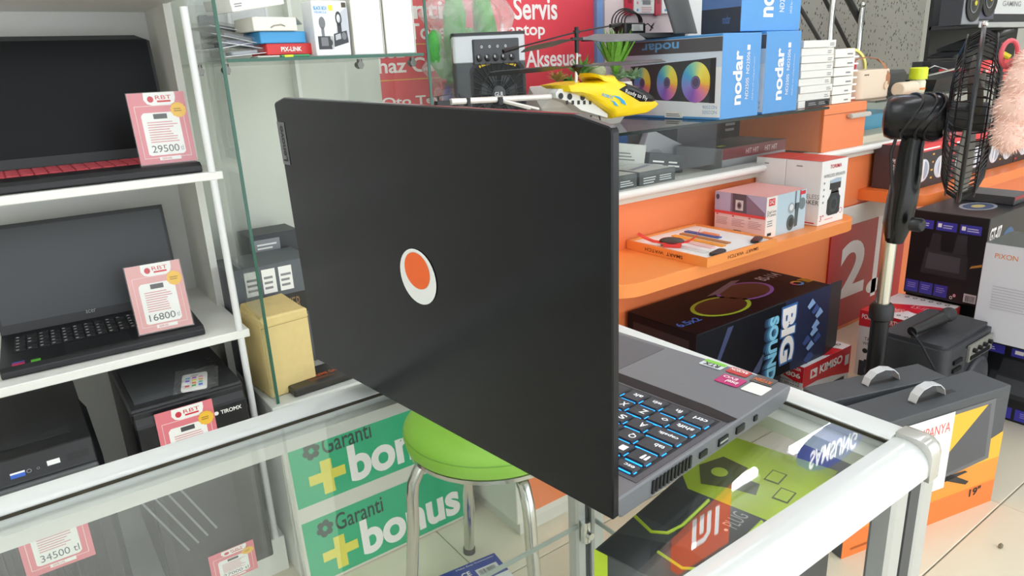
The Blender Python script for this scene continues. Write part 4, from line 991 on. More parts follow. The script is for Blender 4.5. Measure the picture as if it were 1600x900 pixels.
# helicopter (profile drawn in the plane y = 1.48)
HY = 1.48
hc = thing('toy_helicopter', 'yellow toy helicopter with black canopy and white tail boom on the glass top', 'toy helicopter', (1.3,HY,ZG)); hi = inv(hc)
P2 = lambda x,y,o=0: pyy(x,y,HY)+Vector((0,o,0))
YM = mat('#f6d519',.3)
body = [(868,133),(890,129),(917,129),(931,124),(918,120),(915,114),(938,119),(944,117),(951,125),(966,130),(985,136),(1001,147),(1012,158),(1018,163),(1014,168),(1000,177),(975,181),(948,185),(942,175),(925,165),(905,152),(890,147),(872,143)]
G().puff([P2(*p) for p in body], (0,1,0), .045, ((1,0),(.99,.5),(.93,.85),(.75,1))).build('shell', YM, hc, inv=hi, smooth=True)
G().prism([P2(868,133,.02),P2(893,128,.02),P2(915,126,.02),P2(912,132,.02),P2(880,139,.02)], (0,.05,0)).build('tail_fairing', YM, hc, inv=hi, bevel=.003)
can = [(945,139),(961,130),(985,138),(1000,147),(1010,156),(1003,160),(982,160),(960,147)]
G().puff([P2(x,y,-.034) for x,y in can], (0,1,0), .016).build('canopy', mat('#17181a',.15), hc, inv=hi, smooth=True)
u_ = (P2(1000,154)-P2(957,139)).normalized()
fH = Face(hc, hi @ P2(956,147,-.051), u_, Vector((-u_.z,0,u_.x)), (0,-1,0), .09, .014); fH.text('Ready to Fly', 0,0,1,1,mat('#e9e9e9')); fH.done()
fB = Face(hc, hi @ P2(921,156,-.047), (1,0,-.28), (.28,0,1), (0,-1,0), .085, .03)
BL = mat('#2fa4dc',.35); fB.poly([(.45,.7),(.75,.75),(1,.55),(1.15,.2),(.9,.25),(.8,.5)], BL); fB.poly([(.35,.25),(.6,.2),(.8,-.1),(.6,-.1),(.55,.1)], BL); fB.text('ROBOT', .0,.35,.5,.62, BL,1,bold=.02); fB.done()
g = G(); pl = [(861,146),(866,139),(878,138),(905,152),(925,165),(942,178),(942,184),(900,172),(884,160),(872,156),(862,153)]
g.prism([P2(x,y,-.02) for x,y in pl], (0,.04,0)); fr_ = g.build('white_frame', mat('#e2e3df',.35), hc, inv=hi, bevel=.001)
g = G()
for x, y in ((868,150),(882,151),(902,152)): g.lathe([(.008,0),(.008,.001)],14,Matrix.Translation(hi @ P2(x,y,-.0215)) @ Matrix.Rotation(math.radians(90),4,'X'))
for k in range(6): 
    c_ = hi @ P2(878+9*k,160,-.0215); g.box(c_.x-.004,c_.y,c_.z-.005,c_.x+.004,c_.y+.001,c_.z+.005)
g.build('frame_holes', DARK, hc)
G().tube([P2(704,159),P2(860,151)], .0075, 12).build('tail_boom', mat('#e9e6e2',.25,.3), hc, inv=hi, smooth=True)
for s_ in (-.012,.012): G().tube([P2(782,157,s_),P2(835,170,s_*1.5)], .003, 8).build('boom_strut', mat('#e9e6e2',.3), hc, inv=hi, smooth=True)
g = G(); c_ = P2(779,158); g.box(c_.x-.007,HY-.012,c_.z-.01,c_.x+.007,HY+.012,c_.z+.01); c_ = P2(730,159); g.box(c_.x-.005,HY-.01,c_.z-.01,c_.x+.005,HY+.01,c_.z+.01); g.build('boom_clamp', DARK, hc, inv=hi, bevel=.002)
g = G(); g.prism([P2(716,146,-.002),P2(727,152,-.002),P2(740,158,-.002),P2(722,160,-.002)], (0,.004,0)); g.build('tail_fin', DARK, hc, inv=hi)
g = G(); c_ = P2(692,160); g.box(c_.x-.02,HY-.008,c_.z-.012,c_.x+.016,HY+.008,c_.z+.004); g.tube([P2(685,158),P2(685,150)], .003, 6); g.build('tail_motor', DARK, hc, inv=hi, bevel=.002)
c_ = P2(685,151); G().prism([c_+Vector((-.03,-.004,-.002)),c_+Vector((.0,-.003,0)),c_+Vector((.03,-.004,.003)),c_+Vector((.03,.005,.003)),c_+Vector((0,.003,0)),c_+Vector((-.03,.005,-.002))], (0,0,.0015)).build('tail_rotor', DARK, hc, inv=hi)
# mast, hubs, rotors
G().tube([P2(900,131),P2(901,107)], .0042, 10).build('mast', mat('#e8e8e6',.3), hc, inv=hi, smooth=True)
G().tube([P2(901,107),P2(902,66)], .0028, 8).build('inner_mast', mat('#c9c9c7',.3,.5), hc, inv=hi, smooth=True)
lh, uh, th_ = P2(902,104), P2(901,61), P2(901,50)
g = G(); g.lathe([(.005,-.022),(.007,-.012),(.016,-.002),(.016,.003),(.006,.006)],12,Matrix.Translation(lh)); g.build('lower_hub', BLACK, hc, inv=hi, smooth=True)
g = G(); g.tube([uh+Vector((0,0,-.035)),uh+Vector((0,0,.03))], .006, 10); g.box(uh.x-.018,HY-.006,uh.z-.004,uh.x+.018,HY+.006,uh.z+.004); g.box(th_.x-.008,HY-.006,th_.z-.004,th_.x+.008,HY+.006,th_.z+.004); g.build('upper_hub', BLACK, hc, inv=hi, bevel=.001)
def blade(c, d, l, w, dz, tw=.1, r0=.02):
    d = Vector(d).normalized(); s_ = Vector((-d.y,d.x,0)).normalized(); pts = []
    prof = [(r0,.25),(r0+.03,.35),(r0+.08,1),(l-.02,.9),(l,.7)]
    top = [c+d*a+s_*(w*k*.6)+Vector((0,0,dz*a/l+tw*w*k)) for a,k in prof]; bot = [c+d*a-s_*(w*k*.4)+Vector((0,0,dz*a/l-tw*w*k)) for a,k in reversed(prof)]
    return G().prism(top+bot, (0,0,.0016))
BLD = mat('#3a3c3e',.35)
blade(lh, (-1,.12,0), .27,.03, -.008,.2).build('lower_rotor_blade', BLD, hc, inv=hi); blade(lh, (1,-.12,0), .3,.03, .004,.15).build('lower_rotor_blade', BLD, hc, inv=hi)
blade(uh, (-1,-.3,0), .24,.03, -.025,.25).build('upper_rotor_blade', BLD, hc, inv=hi); blade(uh, (1,.15,0), .3,.036, .003,.3).build('upper_rotor_blade', mat('#5a5c5e',.35), hc, inv=hi)
a_, b_ = P2(775,81,-.03), P2(985,36,.04)
g = G(); g.tube([a_,th_,b_], .002, 6); g.tube([b_-(b_-th_).normalized()*.05,b_], .005, 8); g.tube([a_,a_+(th_-a_).normalized()*.05], .005, 8); g.build('flybar', BLACK, hc, inv=hi)
g = G()
for s_ in (-.03,.03):
    c1, c2 = P2(880,176,s_), P2(930,178,s_); zb = ZG+.004
    g.tube([(c1.x-.04,c1.y,zb),(c2.x+.05,c2.y,zb)], .003, 6)
    for cc in (c1,c2): g.tube([(cc.x,cc.y*.0+HY+s_*.5,cc.z),(cc.x,cc.y,zb)], .0025, 6)
g.build('skids', DARK, hc, inv=hi)

# planter with succulents
pt = thing('succulent_planter', 'white faceted planter filled with small succulents behind the helicopter', 'planter', (1.515,1.7,ZG))
g = G(); n = 8
ring = lambda r,z,o=0,sx=1.0: [(r*sx*math.cos(2*math.pi*(k+o)/n), r*.62*math.sin(2*math.pi*(k+o)/n), z) for k in range(n)]
r0, r1, r2 = ring(.13,0,0,1.2), ring(.185,.065,.5,1.15), ring(.17,.125,0,1.2)
vs = r0+r1+r2; fs = [tuple(reversed(range(n)))]
for k in range(n): k2 = (k+1)%n; fs += [(k,n+k,n+(k-1)%n),(k,k2,n+k),(n+k,2*n+k2,2*n+k),(n+k,n+(k+1)%n,2*n+k2)]
fs.append(tuple(range(2*n,3*n))); g.add(vs, fs); g.build('pot', mat('#e6e2dc',.5,noise=.03), pt)
def leafy(c, nl, l, w, tilt, m, nm, curl=.2):
    g = G()
    for k in range(nl):
        a = k*2.399; t_ = tilt*(.3+.7*k/nl); d = Vector((math.cos(a)*math.sin(t_), math.sin(a)*math.sin(t_), math.cos(t_))); s_ = Vector((-math.sin(a),math.cos(a),0)); L_ = l*(.75+.25*random.random()); u2 = d.cross(s_)
        p0 = Vector(c); p1 = p0+d*L_*.5; p2 = p0+d*L_+Vector((0,0,-curl*L_*math.sin(t_)))
        g.add([p0-s_*w*.35,p0+s_*w*.35,p1+s_*w*.5,p1-s_*w*.5,p2,p1+u2*w*.3,p0+u2*w*.25], [(0,1,2,3),(3,2,4),(0,3,5,6),(6,5,2,1),(3,4,5),(5,4,2)])
    g.build(nm, m, pt)
GA = mat('#6fae3e',.5,noise=.35,scale=120); GB = mat('#8fae86',.6,noise=.25,scale=60); GC = mat('#4f8a3a',.5,noise=.3,scale=80)
def loc_(x,y,Yp=1.68): return inv(pt) @ pyy(x,y,Yp)
leafy(loc_(962,116),46,.16,.018,.62,GA,'aloe',.0)
leafy(loc_(908,122),22,.085,.014,1.1,GC,'agave'); leafy(loc_(988,124),22,.05,.02,1.4,GB,'rosette'); leafy(loc_(968,124),20,.05,.02,1.4,GB,'rosette'); leafy(loc_(872,128),20,.05,.012,1.2,mat('#9a8440',.5,noise=.3),'brown_succulent'); leafy(loc_(888,132),18,.04,.014,1.4,GC,'rosette')
c_ = loc_(932,112); G().ball(c_,(.03,.03,.026),12,8).build('ball_cactus', mat('#a9b08a',.7,noise=.4,scale=200,bump=1.), pt, smooth=True)
leafy(c_,40,.036,.005,1.5,mat('#c4c6a4',.6),'cactus_spines')

# nodar fan boxes
NB = mat('#559bdb',.3,noise=.05,scale=8); NBW = mat('#eaf0f6',.35)
def rainbow(face, a, b_, ra, rb, L, name='fan_picture'):
    n = 36; g = G(); cols = []
    stops = [(0,'#f7d64a'),(60,'#f4ef72'),(110,'#7fd3c2'),(150,'#4fa8dc'),(200,'#8f8fd8'),(250,'#8a5fc0'),(300,'#d47fb8'),(340,'#f39a6a'),(360,'#f7d64a')]
    def colr(t):
        for (t0,c0),(t1,c1) in zip(stops, stops[1:]):
            if t0 <= t <= t1:
                f_ = (t-t0)/(t1-t0); A, B_ = lin(c0), lin(c1); return tuple(x+(y-x)*f_ for x,y in zip(A,B_))
    k_ = [2*math.pi*i/n for i in range(n+1)]
    vs = [face.P(a+ra*math.cos(t), b_+rb*math.sin(t), L) for t in k_]+[face.P(a+ra*.32*math.cos(t), b_+rb*.32*math.sin(t), L) for t in k_]
    g.add(vs, [(i,i+1,n+2+i,n+1+i) for i in range(n)]); g.c = [colr(360*(i+.5)/n) for i in range(n)]
    g.build(name, vc, face.p)
    face.ell(a,b_,ra*.3,rb*.3, mat('#7d6a9c'), L, 16); face.ell(a,b_,ra*.22,rb*.22, mat('#5d5470'), L+1, 16)
def nodar(label, loc, size, rz=0, big=True, flip=True):
    b = Box('fan_box', label, 'boxed fan', loc, size, NB, rz, 'blue fan cartons on the glass top', bevel=.002)
    f = b.L
    if big:
        f.rect(.0,.03,1,.97, NBW); f.rect(0,.62,1,.8, mat('#cfe1f3'),1); f.rect(0,.8,1,.965, mat('#5a5d62'),2)
        f.text('nodar', .22,.825,.6,.94, mat('#6db4ec'), 3, rot=180, bold=.02)
        f.poly([(.1,.24),(.95,.2),(.95,.73),(.1,.66)], mat('#45484d'),2)
        f.poly([(.9,.2),(.95,.2),(.95,.73),(.9,.725)], mat('#2f3236'),3)
        for a, ra, rb in ((.23,.09,.2),(.49,.105,.22),(.77,.135,.245)): rainbow(f, a, .446, ra, rb, 3)
        f.text('ND2506', .84,.13,.97,.17, mat('#8aa6c6'), 1, rot=180); f.text('ND250S', .84,.07,.97,.11, mat('#8aa6c6'), 1, rot=180)
    else:
        f.rect(0,.2,1,1, mat('#5f7fb0')); f.rect(0,.0,1,.28, mat('#41454d'),1); f.ell(.3,.85,.2,.25, mat('#a0a070'),1,16); f.text('nodar',.55,.1,.75,.2, mat('#6a86c0'),2)
    f = b.F
    f.text('nodar', .28,.16,.52,.8, WT, 1, rot=90, bold=.03)
    f.text('ND250S  ND2506', .62,.22,.7,.78, WT, 1, rot=90); f.text('ARGB fan with cooling performance', .8,.2,.85,.72, mat('#cfe2f5'), 1, rot=90); f.rect(.62,.8,.7,.86, WT,1)
    G().box(-.0025,-.0025,.02*0,size[0]+.0025,size[1]+.0025,size[2]+.0025)
    return b.done()
nodar('blue and white fan carton with rainbow fans printed, front left on the counter', (1.815,1.405,ZG), (.19,.42,.252))
nodar('blue fan carton standing right of the rainbow fan carton', (2.037,1.41,ZG), (.19,.4,.255))
b = nodar('blue fan carton lying across on top of the two others', (1.928,1.43,ZG+.2565), (.315,.15,.26), big=False)
sk = thing('price_sticker', 'small white price tag at the foot of the rainbow fan carton', 'price tag', (1.8135,1.55,ZG+.003))
G().box(-.001,0,0,0,.075,.02).build('label', WHITE, sk); Fz = Face(sk,(-.001,.075,0),(0,-1,0),(0,0,1),(-1,0,0),.075,.02); Fz.lines(.1,.2,.9,.8,2,GREYINK); Fz.done()

# dark laptop with adapter on the fan box
ol = thing('laptop', 'dark grey open laptop resting on the rainbow fan carton', 'laptop', (1.62,1.62,ZG+.253), math.radians(0))
G().box(.0,0,0,.28,.2,.014).build('base', mat('#3b3d40',.4), ol, bevel=.003)
oli = inv(ol); q = [pyy(1056,52,1.56),pyy(1090,52,1.84),pyy(1070,-22,1.80),pyy(1034,-22,1.52)]
nq = (q[1]-q[0]).cross(q[3]-q[0]).normalized()
G().prism(q, nq*-.007).build('lid', mat('#55575a', .5), ol, inv=oli, bevel=.001)
G().prism([a_+(sum(q,Vector())/4-a_)*.05+nq*.0006 for a_ in q], nq*-.0005).build('lid_face', mat('#4c4e51', .45), ol, inv=oli)
ad = thing('power_adapter', 'black power adapter with coiled cable lying on the open laptop base', 'power adapter', (1.665,1.66,ZG+.2675), math.radians(4))
G().rbox(.0,0,0,.1,.05,.032,.006).build('brick', mat('#1c1d1f',.4), ad, bevel=.003)
f = Face(ad,(0,0,0),(1,0,0),(0,0,1),(0,-1,0),.1,.032); f.rect(.3,.25,.85,.85,mat('#c9c9c6'),0,'label'); f.lines(.34,.3,.8,.8,4,GREYINK); f.done()
for k in range(5):
    g = G(); n = 24; rx, rz_ = .042+.006*k, .025+.004*k
    g.tube([(.05+rx*math.cos(2*math.pi*i/n), .01+.008*k, .036+rz_*math.sin(2*math.pi*i/n)) for i in range(n)], .0022, 6, closed=True)
    g.build('cable_coil', BLACK, ad, smooth=True)
G().tube([(.1,.02,.02),(.12,.01,.03),(.135,.0,.015),(.12,.0,.008),(.15,.01,.03),(.16,.03,.02)], .002, 6).build('cable', BLACK, ad, smooth=True)

# white router boxes
for k in range(9):
    b = simple('white_flat_box', f'flat white carton, {["lowest","second from the bottom","third from the bottom","fourth from the bottom","middle one","fourth from the top","third from the top","second from the top","topmost"][k]} in the tall white stack', 'box', (2.285+.003*(k%3),1.44+.004*(k%2),ZG+.0245*k+.0005*k), (.2,.14,.0242), mat('#e6e5df',.45,noise=.03), group='flat white cartons in the tall stack')
    b.F.lines(.8,.25,.95,.75,2,GREYINK); b.L.lines(.1,.3,.3,.7,2,GREYINK)
    if k == 0: b.F.rect(.2,.0,.98,1.0,mat('#2b2c2f'),1,'black_label'); b.F.lines(.3,.3,.55,.8,2,mat('#9a9a9a'),2); b.F.lines(.62,.3,.88,.8,2,mat('#9a9a9a'),2)
    b.done()
for k in range(6):
    b = simple('white_slim_box', f'slim white carton, {["lowest","second from the bottom","third from the bottom","third from the top","second from the top","topmost"][k]} in the shorter white stack', 'box', (2.515-.004*(k%2),1.45,ZG+.032*k+.0005*k), (.13,.12,.03), mat('#ecebe4',.45), group='slim white cartons in the shorter stack')
    b.F.lines(.6,.3,.9,.7,1,GREYINK); b.done()
pgr = thing('label_comb', 'white slotted label rack with little prongs beside the white cartons', 'label rack', (2.655,1.45,ZG))
G().box(0,.01,0,.006,.1,.18).build('rack_plate', WHITE, pgr)
for k in range(7): G().box(.006,.01,.01+.025*k,.035,.016,.016+.025*k).build('prong', WHITE, pgr)

# cream speaker with leather handle
cs_ = thing('cream_speaker', 'cream bluetooth speaker with brown leather strap on the counter', 'speaker', (2.735,1.47,ZG+.0))
CM = mat('#e2cfb8',.5)
G().rbox(0,0,0,.235,.12,.11,.025,6).build('body', CM, cs_, bevel=.004, smooth=True)
g = G(); w_ = .022
pth = [(.195,-.003,.05),(.197,-.003,.085),(.19,.01,.125),(.165,.03,.148),(.13,.05,.156),(.09,.07,.15),(.06,.09,.125),(.05,.115,.1)]
vs = []
for i_, (x,y,z) in enumerate(pth):
    k_ = (0,.1,.45,1,1,.9,.4,.1)[i_]; wx, wy = .81*(1-k_)+.6*k_, -.58*(1-k_)+.8*k_; l_ = math.hypot(wx,wy)/(w_*.55); wx /= l_; wy /= l_
    vs += [(x-wx,y-wy,z),(x+wx,y+wy,z),(x+wx*.9,y+wy*.9+.002,z+.003),(x-wx*.9,y-wy*.9+.002,z+.003)]
fs = [(4*i+a,4*i+(a+1)%4,4*i+4+(a+1)%4,4*i+4+a) for i in range(len(pth)-1) for a in range(4)]
G().add(vs, fs).build('strap', mat('#a8724f',.6), cs_)
G().lathe([(.016,0),(.016,.005)],14,Matrix.Translation((.195,-.0005,.047)) @ Matrix.Rotation(math.radians(90),4,'X')).build('rivet', mat('#d9c0a6',.4), cs_)
for k in range(3): G().ball((.03+.012*k,-.001,.092),(.003,.002,.003),8,5).build('led_dot', DARK, cs_)
b = simple('projector', 'black projector with pale lens end beside the cream speaker', 'projector', (2.975,1.5,ZG), (.19,.14,.1), mat('#26272a',.35), bevel=.012, part='body')
b.F.rect(.05,.0,.15,.1,DARK); b.done()
cs2 = thing('cream_lens_tube', 'cream cylinder lying in front of the black projector', 'camera', (2.97,1.44,ZG+.028))
G().tube([(0,0,0),(.13,0,0)], .027, 18).build('tube_body', CM, cs2, smooth=True, bevel=.003); G().tube([(.128,0,0),(.133,0,0)], .018, 14).build('lens', DARK, cs2); 
tp = thing('round_sign', 'round pale yellow dial with red 12 behind the cream speaker', 'dial', (2.96,1.66,ZG+.05), math.radians(-20))
G().lathe([(.075,0),(.085,0),(.085,.025),(.075,.025)],32,Matrix.Translation((0,0,.06)) @ Matrix.Rotation(math.radians(90),4,'X'),ring=True).build('rim', mat('#e8df7a',.4), tp, smooth=True)
G().lathe([(.075,.012),(.075,.016)],32,Matrix.Translation((0,0,.06)) @ Matrix.Rotation(math.radians(90),4,'X')).build('dial_face', mat('#b4aba2',.5), tp)
f = Face(tp,(-.045,-.0165,.022),(1,0,0),(0,0,1),(0,-1,0),.09,.075); f.text('12',0,0,1,1,RED,bold=.02); f.done()
G().box(-.08,-.02,-.05,.08,.02,-.02).build('foot', DARK, tp)
gl = thing('glue_bottle', 'small bottle with bright yellow cap beside the black tray', 'bottle', (3.26,1.5,ZG))
G().lathe([(.03,0),(.032,.01),(.032,.045),(.026,.055)],16).build('bottle_body', mat('#e4e0c8',.4), gl, smooth=True); G().lathe([(.036,.055),(.036,.1),(.03,.104)],16).build('cap', mat('#d9e62a',.4), gl, smooth=True)
G().lathe([(.033,.012),(.033,.02)],16).build('label_band', mat('#e8862f',.4), gl, smooth=True)
tb = thing('black_tray', 'shallow black tray with loose tools right of the yellow capped bottle', 'tray', (3.3,1.44,ZG))
G().hexa([(.02,.02,0),(.36,.02,0),(.36,.24,0),(.02,.24,0),(0,0,.05),(.38,0,.07),(.38,.26,.07),(0,.26,.05)]).build('tray_body', mat('#1d1e20',.4), tb)
G().tube([(.05,.1,.055),(.36,.05,.09)], .005, 6).build('rod', CHROME, tb); G().tube([(.2,.2,.055),(.3,.15,.1),(.35,.1,.075)], .003, 6).build('wire', CHROME, tb)
kbx = simple('black_monitor_box', 'flat black box standing behind the black tray', 'box', (3.83,1.75,ZG), (.36,.05,.115), mat('#232426',.45)); kbx.done()
for i in range(2):
    M = tilted((4.1+.1*i,1.86,1.078+.034*i), math.radians(-8), math.radians(-11), 0)
    t = thing('tablet', ['black tablet leaning flat, lower of the two above the fan tray','black tablet leaning flat, upper of the two above the fan tray'][i], 'tablet', M=M, group='leaning black tablets')
    G().rbox(0,-.15,0,.46,0,.01,.012).build('tablet_body', mat('#242527',.4), t); G().box(.01,-.14,.01,.45,-.01,.0104).build('glass', mat('#3a3c3f',.15), t)
# stair railing
for i, (x0,x1) in enumerate((( (1296,70),(1303,-20) ), ((1341,78),(1352,12)))):
    a, b_ = pyy(*x0,2.3), pyy(*x1,2.3)
    t = thing('railing_post', ['chrome railing post left, rising behind the white cartons','chrome railing post right with ball top before the speckled wall'][i], 'railing post', (a.x,2.3,.0))
    zt2 = b_.z if i else 2.0
    G().tube([(0,0,0),(0,0,zt2)], .016, 12).build('post', CHROME, t, smooth=True)
    if i: G().ball((0,0,zt2+.015),.018,12,8).build('post_top', CHROME, t, smooth=True)
for i, (p0,p1,r) in enumerate((((1256,22),(1286,72),.011),((1284,-10),(1332,85),.011),((1318,-15),(1347,38),.02))):
    a, b_ = pyy(*p0,2.34), pyy(*p1,2.34); dirv = (b_-a)
    t = thing('stair_bar', ['dark slanting stair bar, lowest of the three','dark slanting stair bar, middle of the three','thick dark stair handrail meeting the chrome post'][i], 'stair railing', a)
    G().tube([(0,0,0)-dirv*.8 if False else tuple(-dirv*.6), tuple(dirv)], r, 8).build('bar', mat('#3d3d3c',.4), t, smooth=True)

# ================================================================== floor goods at right
b = simple('support_carton', 'plain black carton under the big sound box', 'box', (1.5,1.2,0), (.42,.24,.15), mat('#232428',.5)); b.done()
bs = Box('tower_speaker_box', 'large black speaker carton reading BIG SOUND lying under the orange shelf', 'boxed speaker', (1.47,1.183,.151), (.675,.272,.252), mat('#101118',.5,noise=.3,scale=9,spec=.2), bevel=.003)
DB = mat('#2b3350',.4); CY = mat('#8cd0ec',.4)
f = bs.F
f.poly([(.62,1),(1,1),(1,0),(.7,0)], mat('#1f2a4a',.4)); 
for k in range(10): a = .84+random.uniform(-.05,.07); v = random.random()*.9; f.poly([(a,v),(a+.05,v+.06),(a+.02,v+.14),(a-.02,v+.05)], mat(random.choice(('#5f7fb8','#3f5590','#8fb0dc'))),1+k,'lightning')
for k in range(3): f.text('SOUND', .505-.013*(3-k),.0,.575-.013*(3-k),.86, mat(('#1f3550','#2f5578','#4f86a8')[k]), 1+k, rot=-90, bold=.05)
f.text('SOUND', .505,.0,.575,.86, CY, 5, rot=-90, bold=.05)
f.text('BIG', .59,.14,.72,.94, mat('#3f6fb0'), 4, rot=-90, bold=.09); f.text('BIG', .6,.17,.71,.91, WT, 5, rot=-90, bold=.05)
f.poly([(.2,.95),(.24,.95),(.1,.3),(.08,.3)], mat('#3a4468'),1); f.poly([(.35,.1),(.5,.5),(.45,.2)], mat('#4a5270'),1)
f = bs.T
f.text('BS-114', .82,.62,.97,.78, mat('#c9ccd2'), 1, rot=0, bold=.01); f.text('6.5x2', .02,.25,.16,.36, mat('#3f78d8'), 1, bold=.02)
def oring(a,b_,ra,rb,m1): f.ell(a,b_,ra,rb,m1,1,28,ri=.86); f.ell(a,b_,ra*.86,rb*.86, mat('#101114',.3),2,28)
oring(.36,.4,.17,.27, mat('#a8c93a')); oring(.62,.55,.17,.28, mat('#8a62b8')); f.poly([(.42,.72),(.7,.9),(.75,.86),(.5,.68)], mat('#7f7a8c'),3)
f.ell(.9,.3,.035,.08, mat('#4a90d0'),1,16,ri=.6); f.ell(.9,.3,.035,.08, mat('#e0b23a'),2,10,ri=.6,a0=0,a1=120); f.ell(.9,.3,.035,.08, mat('#c24a78'),2,10,ri=.6,a0=120,a1=220); f.text('TURBO', .945,.22,.995,.38, mat('#e0a52f'),1,bold=.03)
bs.L.rect(.1,.1,.9,.9, mat('#1c1d26'))
g = G(); g.add([(.675,0,0),(.675,0,.255),(.78,.02,.24),(.78,.02,.0)], [(0,1,2,3)]); g.add([(.675,.0015,0),(.675,.0015,.255),(.78,.0215,.24),(.78,.0215,0)], [(3,2,1,0)]); g.build('end_flap', mat('#26292b',.5), bs.t)
bs.done()

REDB = mat('#d3212d',.35); WB = mat('#e3e1e4',.4)
def kimiso(label, loc, size, rz=0):
    b = Box('party_speaker_box', label, 'boxed speaker', loc, size, WB, rz, 'red and white party speaker cartons', bevel=.002)
    f = b.L
    f.poly([(0,1),(1,1),(1,.62),(.85,.6),(.6,.7),(.3,.78),(0,.76)], REDB); f.text('PORTABLE PARTY SPEAKER', .04,.88,.96,.95, WT, bold=.02); f.text('LS-1806', .4,.7,.95,.82, WT, bold=.03)
    f.text('TAKE MUSIC ANYWHERE', .12,.56,.95,.61, INK); f.text('WITH PORTABLE SPEAKER', .1,.49,.95,.54, INK)
    for k in range(6): f.ell(.15+.15*k,.4,.045,.038, INK,1,12)
    for a in (.27,.73): f.rect(a-.2,.0,a+.2,.24, mat('#2d3442'),1); f.ell(a,.1,.1,.09, mat('#566a80'),2,16); f.rect(a-.12,.24,a+.12,.27, mat('#20242c'),1)
    f = b.F
    f.poly([(0,1),(1,1),(1,.3),(.6,.45),(.3,.52),(0,.5)], REDB); f.text('KIMISO', .33,.66,.82,.87, WT, bold=.04); f.poly([(.14,.64),(.28,.64),(.28,.86),(.14,.86)], WT,1,'emblem'); f.poly([(.17,.68),(.25,.72),(.17,.84)], REDB,2,'emblem'); f.rect(.88,.55,.97,.8, mat('#dcdcdc'),1,'label')
    f.rect(.1,.02,.9,.28, mat('#33373f'),1)
    f = b.TL
    f.poly([(0,.0),(.3,.0),(.55,.35),(.8,.3),(1,.55),(1,.8),(.7,.72),(.45,.62),(.2,.5),(0,.35)], REDB); f.text('KIMISO', .25,.22,.6,.36, mat('#f0c4c4'),1); f.text('LS-1806', .5,.5,.85,.62, mat('#f0c4c4'),1)
    for k in range(6): f.ell(.2+.13*k,.9-.0*k,.035,.035, INK,1,12); f.ell(.2+.13*k,.9,.02,.02, WB,2,8)
    for k in range(4): f.ell(.55+.12*k,.12,.03,.03, INK,1,12,ri=.6)
    return b.done()
kimiso('red and white party speaker carton standing behind the fan pole', (2.39,.985,0), (.28,.215,.25))
kimiso('red and white party speaker carton lying under the right end of the BIG SOUND box', (2.0,1.168,0), (.29,.21,.15))

ps_ = thing('party_speaker', 'black portable party speaker with round grille and a microphone on top', 'speaker', (2.03,.765,0), math.radians(0))
SPM = mat('#3b3d41',.5,noise=.08,scale=200,bump=.1)
PW, PD, PH = .325,.2,.33
G().rbox(0,0,0,PW,PD,PH,.035,5).build('cabinet', SPM, ps_, bevel=.012, smooth=True, bseg=2)
G().hexa([(.12,-.004,.02),(PW-.03,-.004,.02),(PW-.03,.01,.02),(.12,.01,.02),(.12,-.004,PH-.03),(PW-.03,-.004,PH-.03),(PW-.03,.01,PH-.03),(.12,.01,PH-.03)]).build('front_plate', mat('#33353a',.5), ps_, bevel=.004)
Mf = lambda x,z,y=-.006: Matrix.Translation((x,y,z)) @ Matrix.Rotation(math.radians(90),4,'X')
G().lathe([(.082,0),(.082,.006),(.072,.01),(.064,.004),(.05,-.0),(.02,.006)],28,Mf(.205,.17)).build('woofer', mat('#4a4c50',.4), ps_, smooth=True)
G().lathe([(.04,0),(.04,.006),(.034,.008),(.028,.0)],24,Mf(.205,.045)).build('woofer', mat('#4a4c50',.4), ps_, smooth=True)
G().box(.13,-.01,.255,PW-.035,-.003,.305).build('control_plate', mat('#8f8f86',.4), ps_)
for k in range(4): G().lathe([(.007,0),(.007,.01)],10,Mf(.155+.035*k,.288,-.01)).build('knob', BLACK, ps_)
G().box(.14,-.013,.26,.27,-.01,.272).build('socket_row', BLACK, ps_)
g = G()
for k in range(9): g.box(.05,-.006,.06+.026*k,.1,.004,.072+.026*k)
g.build('side_grille', BLACK, ps_)
g = G(); g.tube([(.02,.1,PH-.002),(.03,.1,PH+.02),(.2,.1,PH+.02),(.21,.1,PH-.002)], .009, 8); g.build('handle', mat('#2c2d30',.5), ps_, smooth=True)
mc = thing('microphone', 'black corded microphone lying on the party speaker', 'microphone', (2.02,.86,PH+.03), math.radians(-6))
g = G(); g.tube([(0,0,0),(.15,0,.008)], [.014,.018], 12); g.build('mic_handle', BLACK, mc, smooth=True); G().ball((.18,0,.012),(.032,.022,.022),12,8).build('mic_head', mat('#2b2c2e',.6,bump=.6,scale=400), mc, smooth=True)
G().tube([(0,0,0),(-.03,-.05,-.02),(-.035,-.1,-.08),(-.02,-.12,-.2),(.03,-.12,-.33)], .003, 6).build('mic_cable', BLACK, mc, smooth=True)

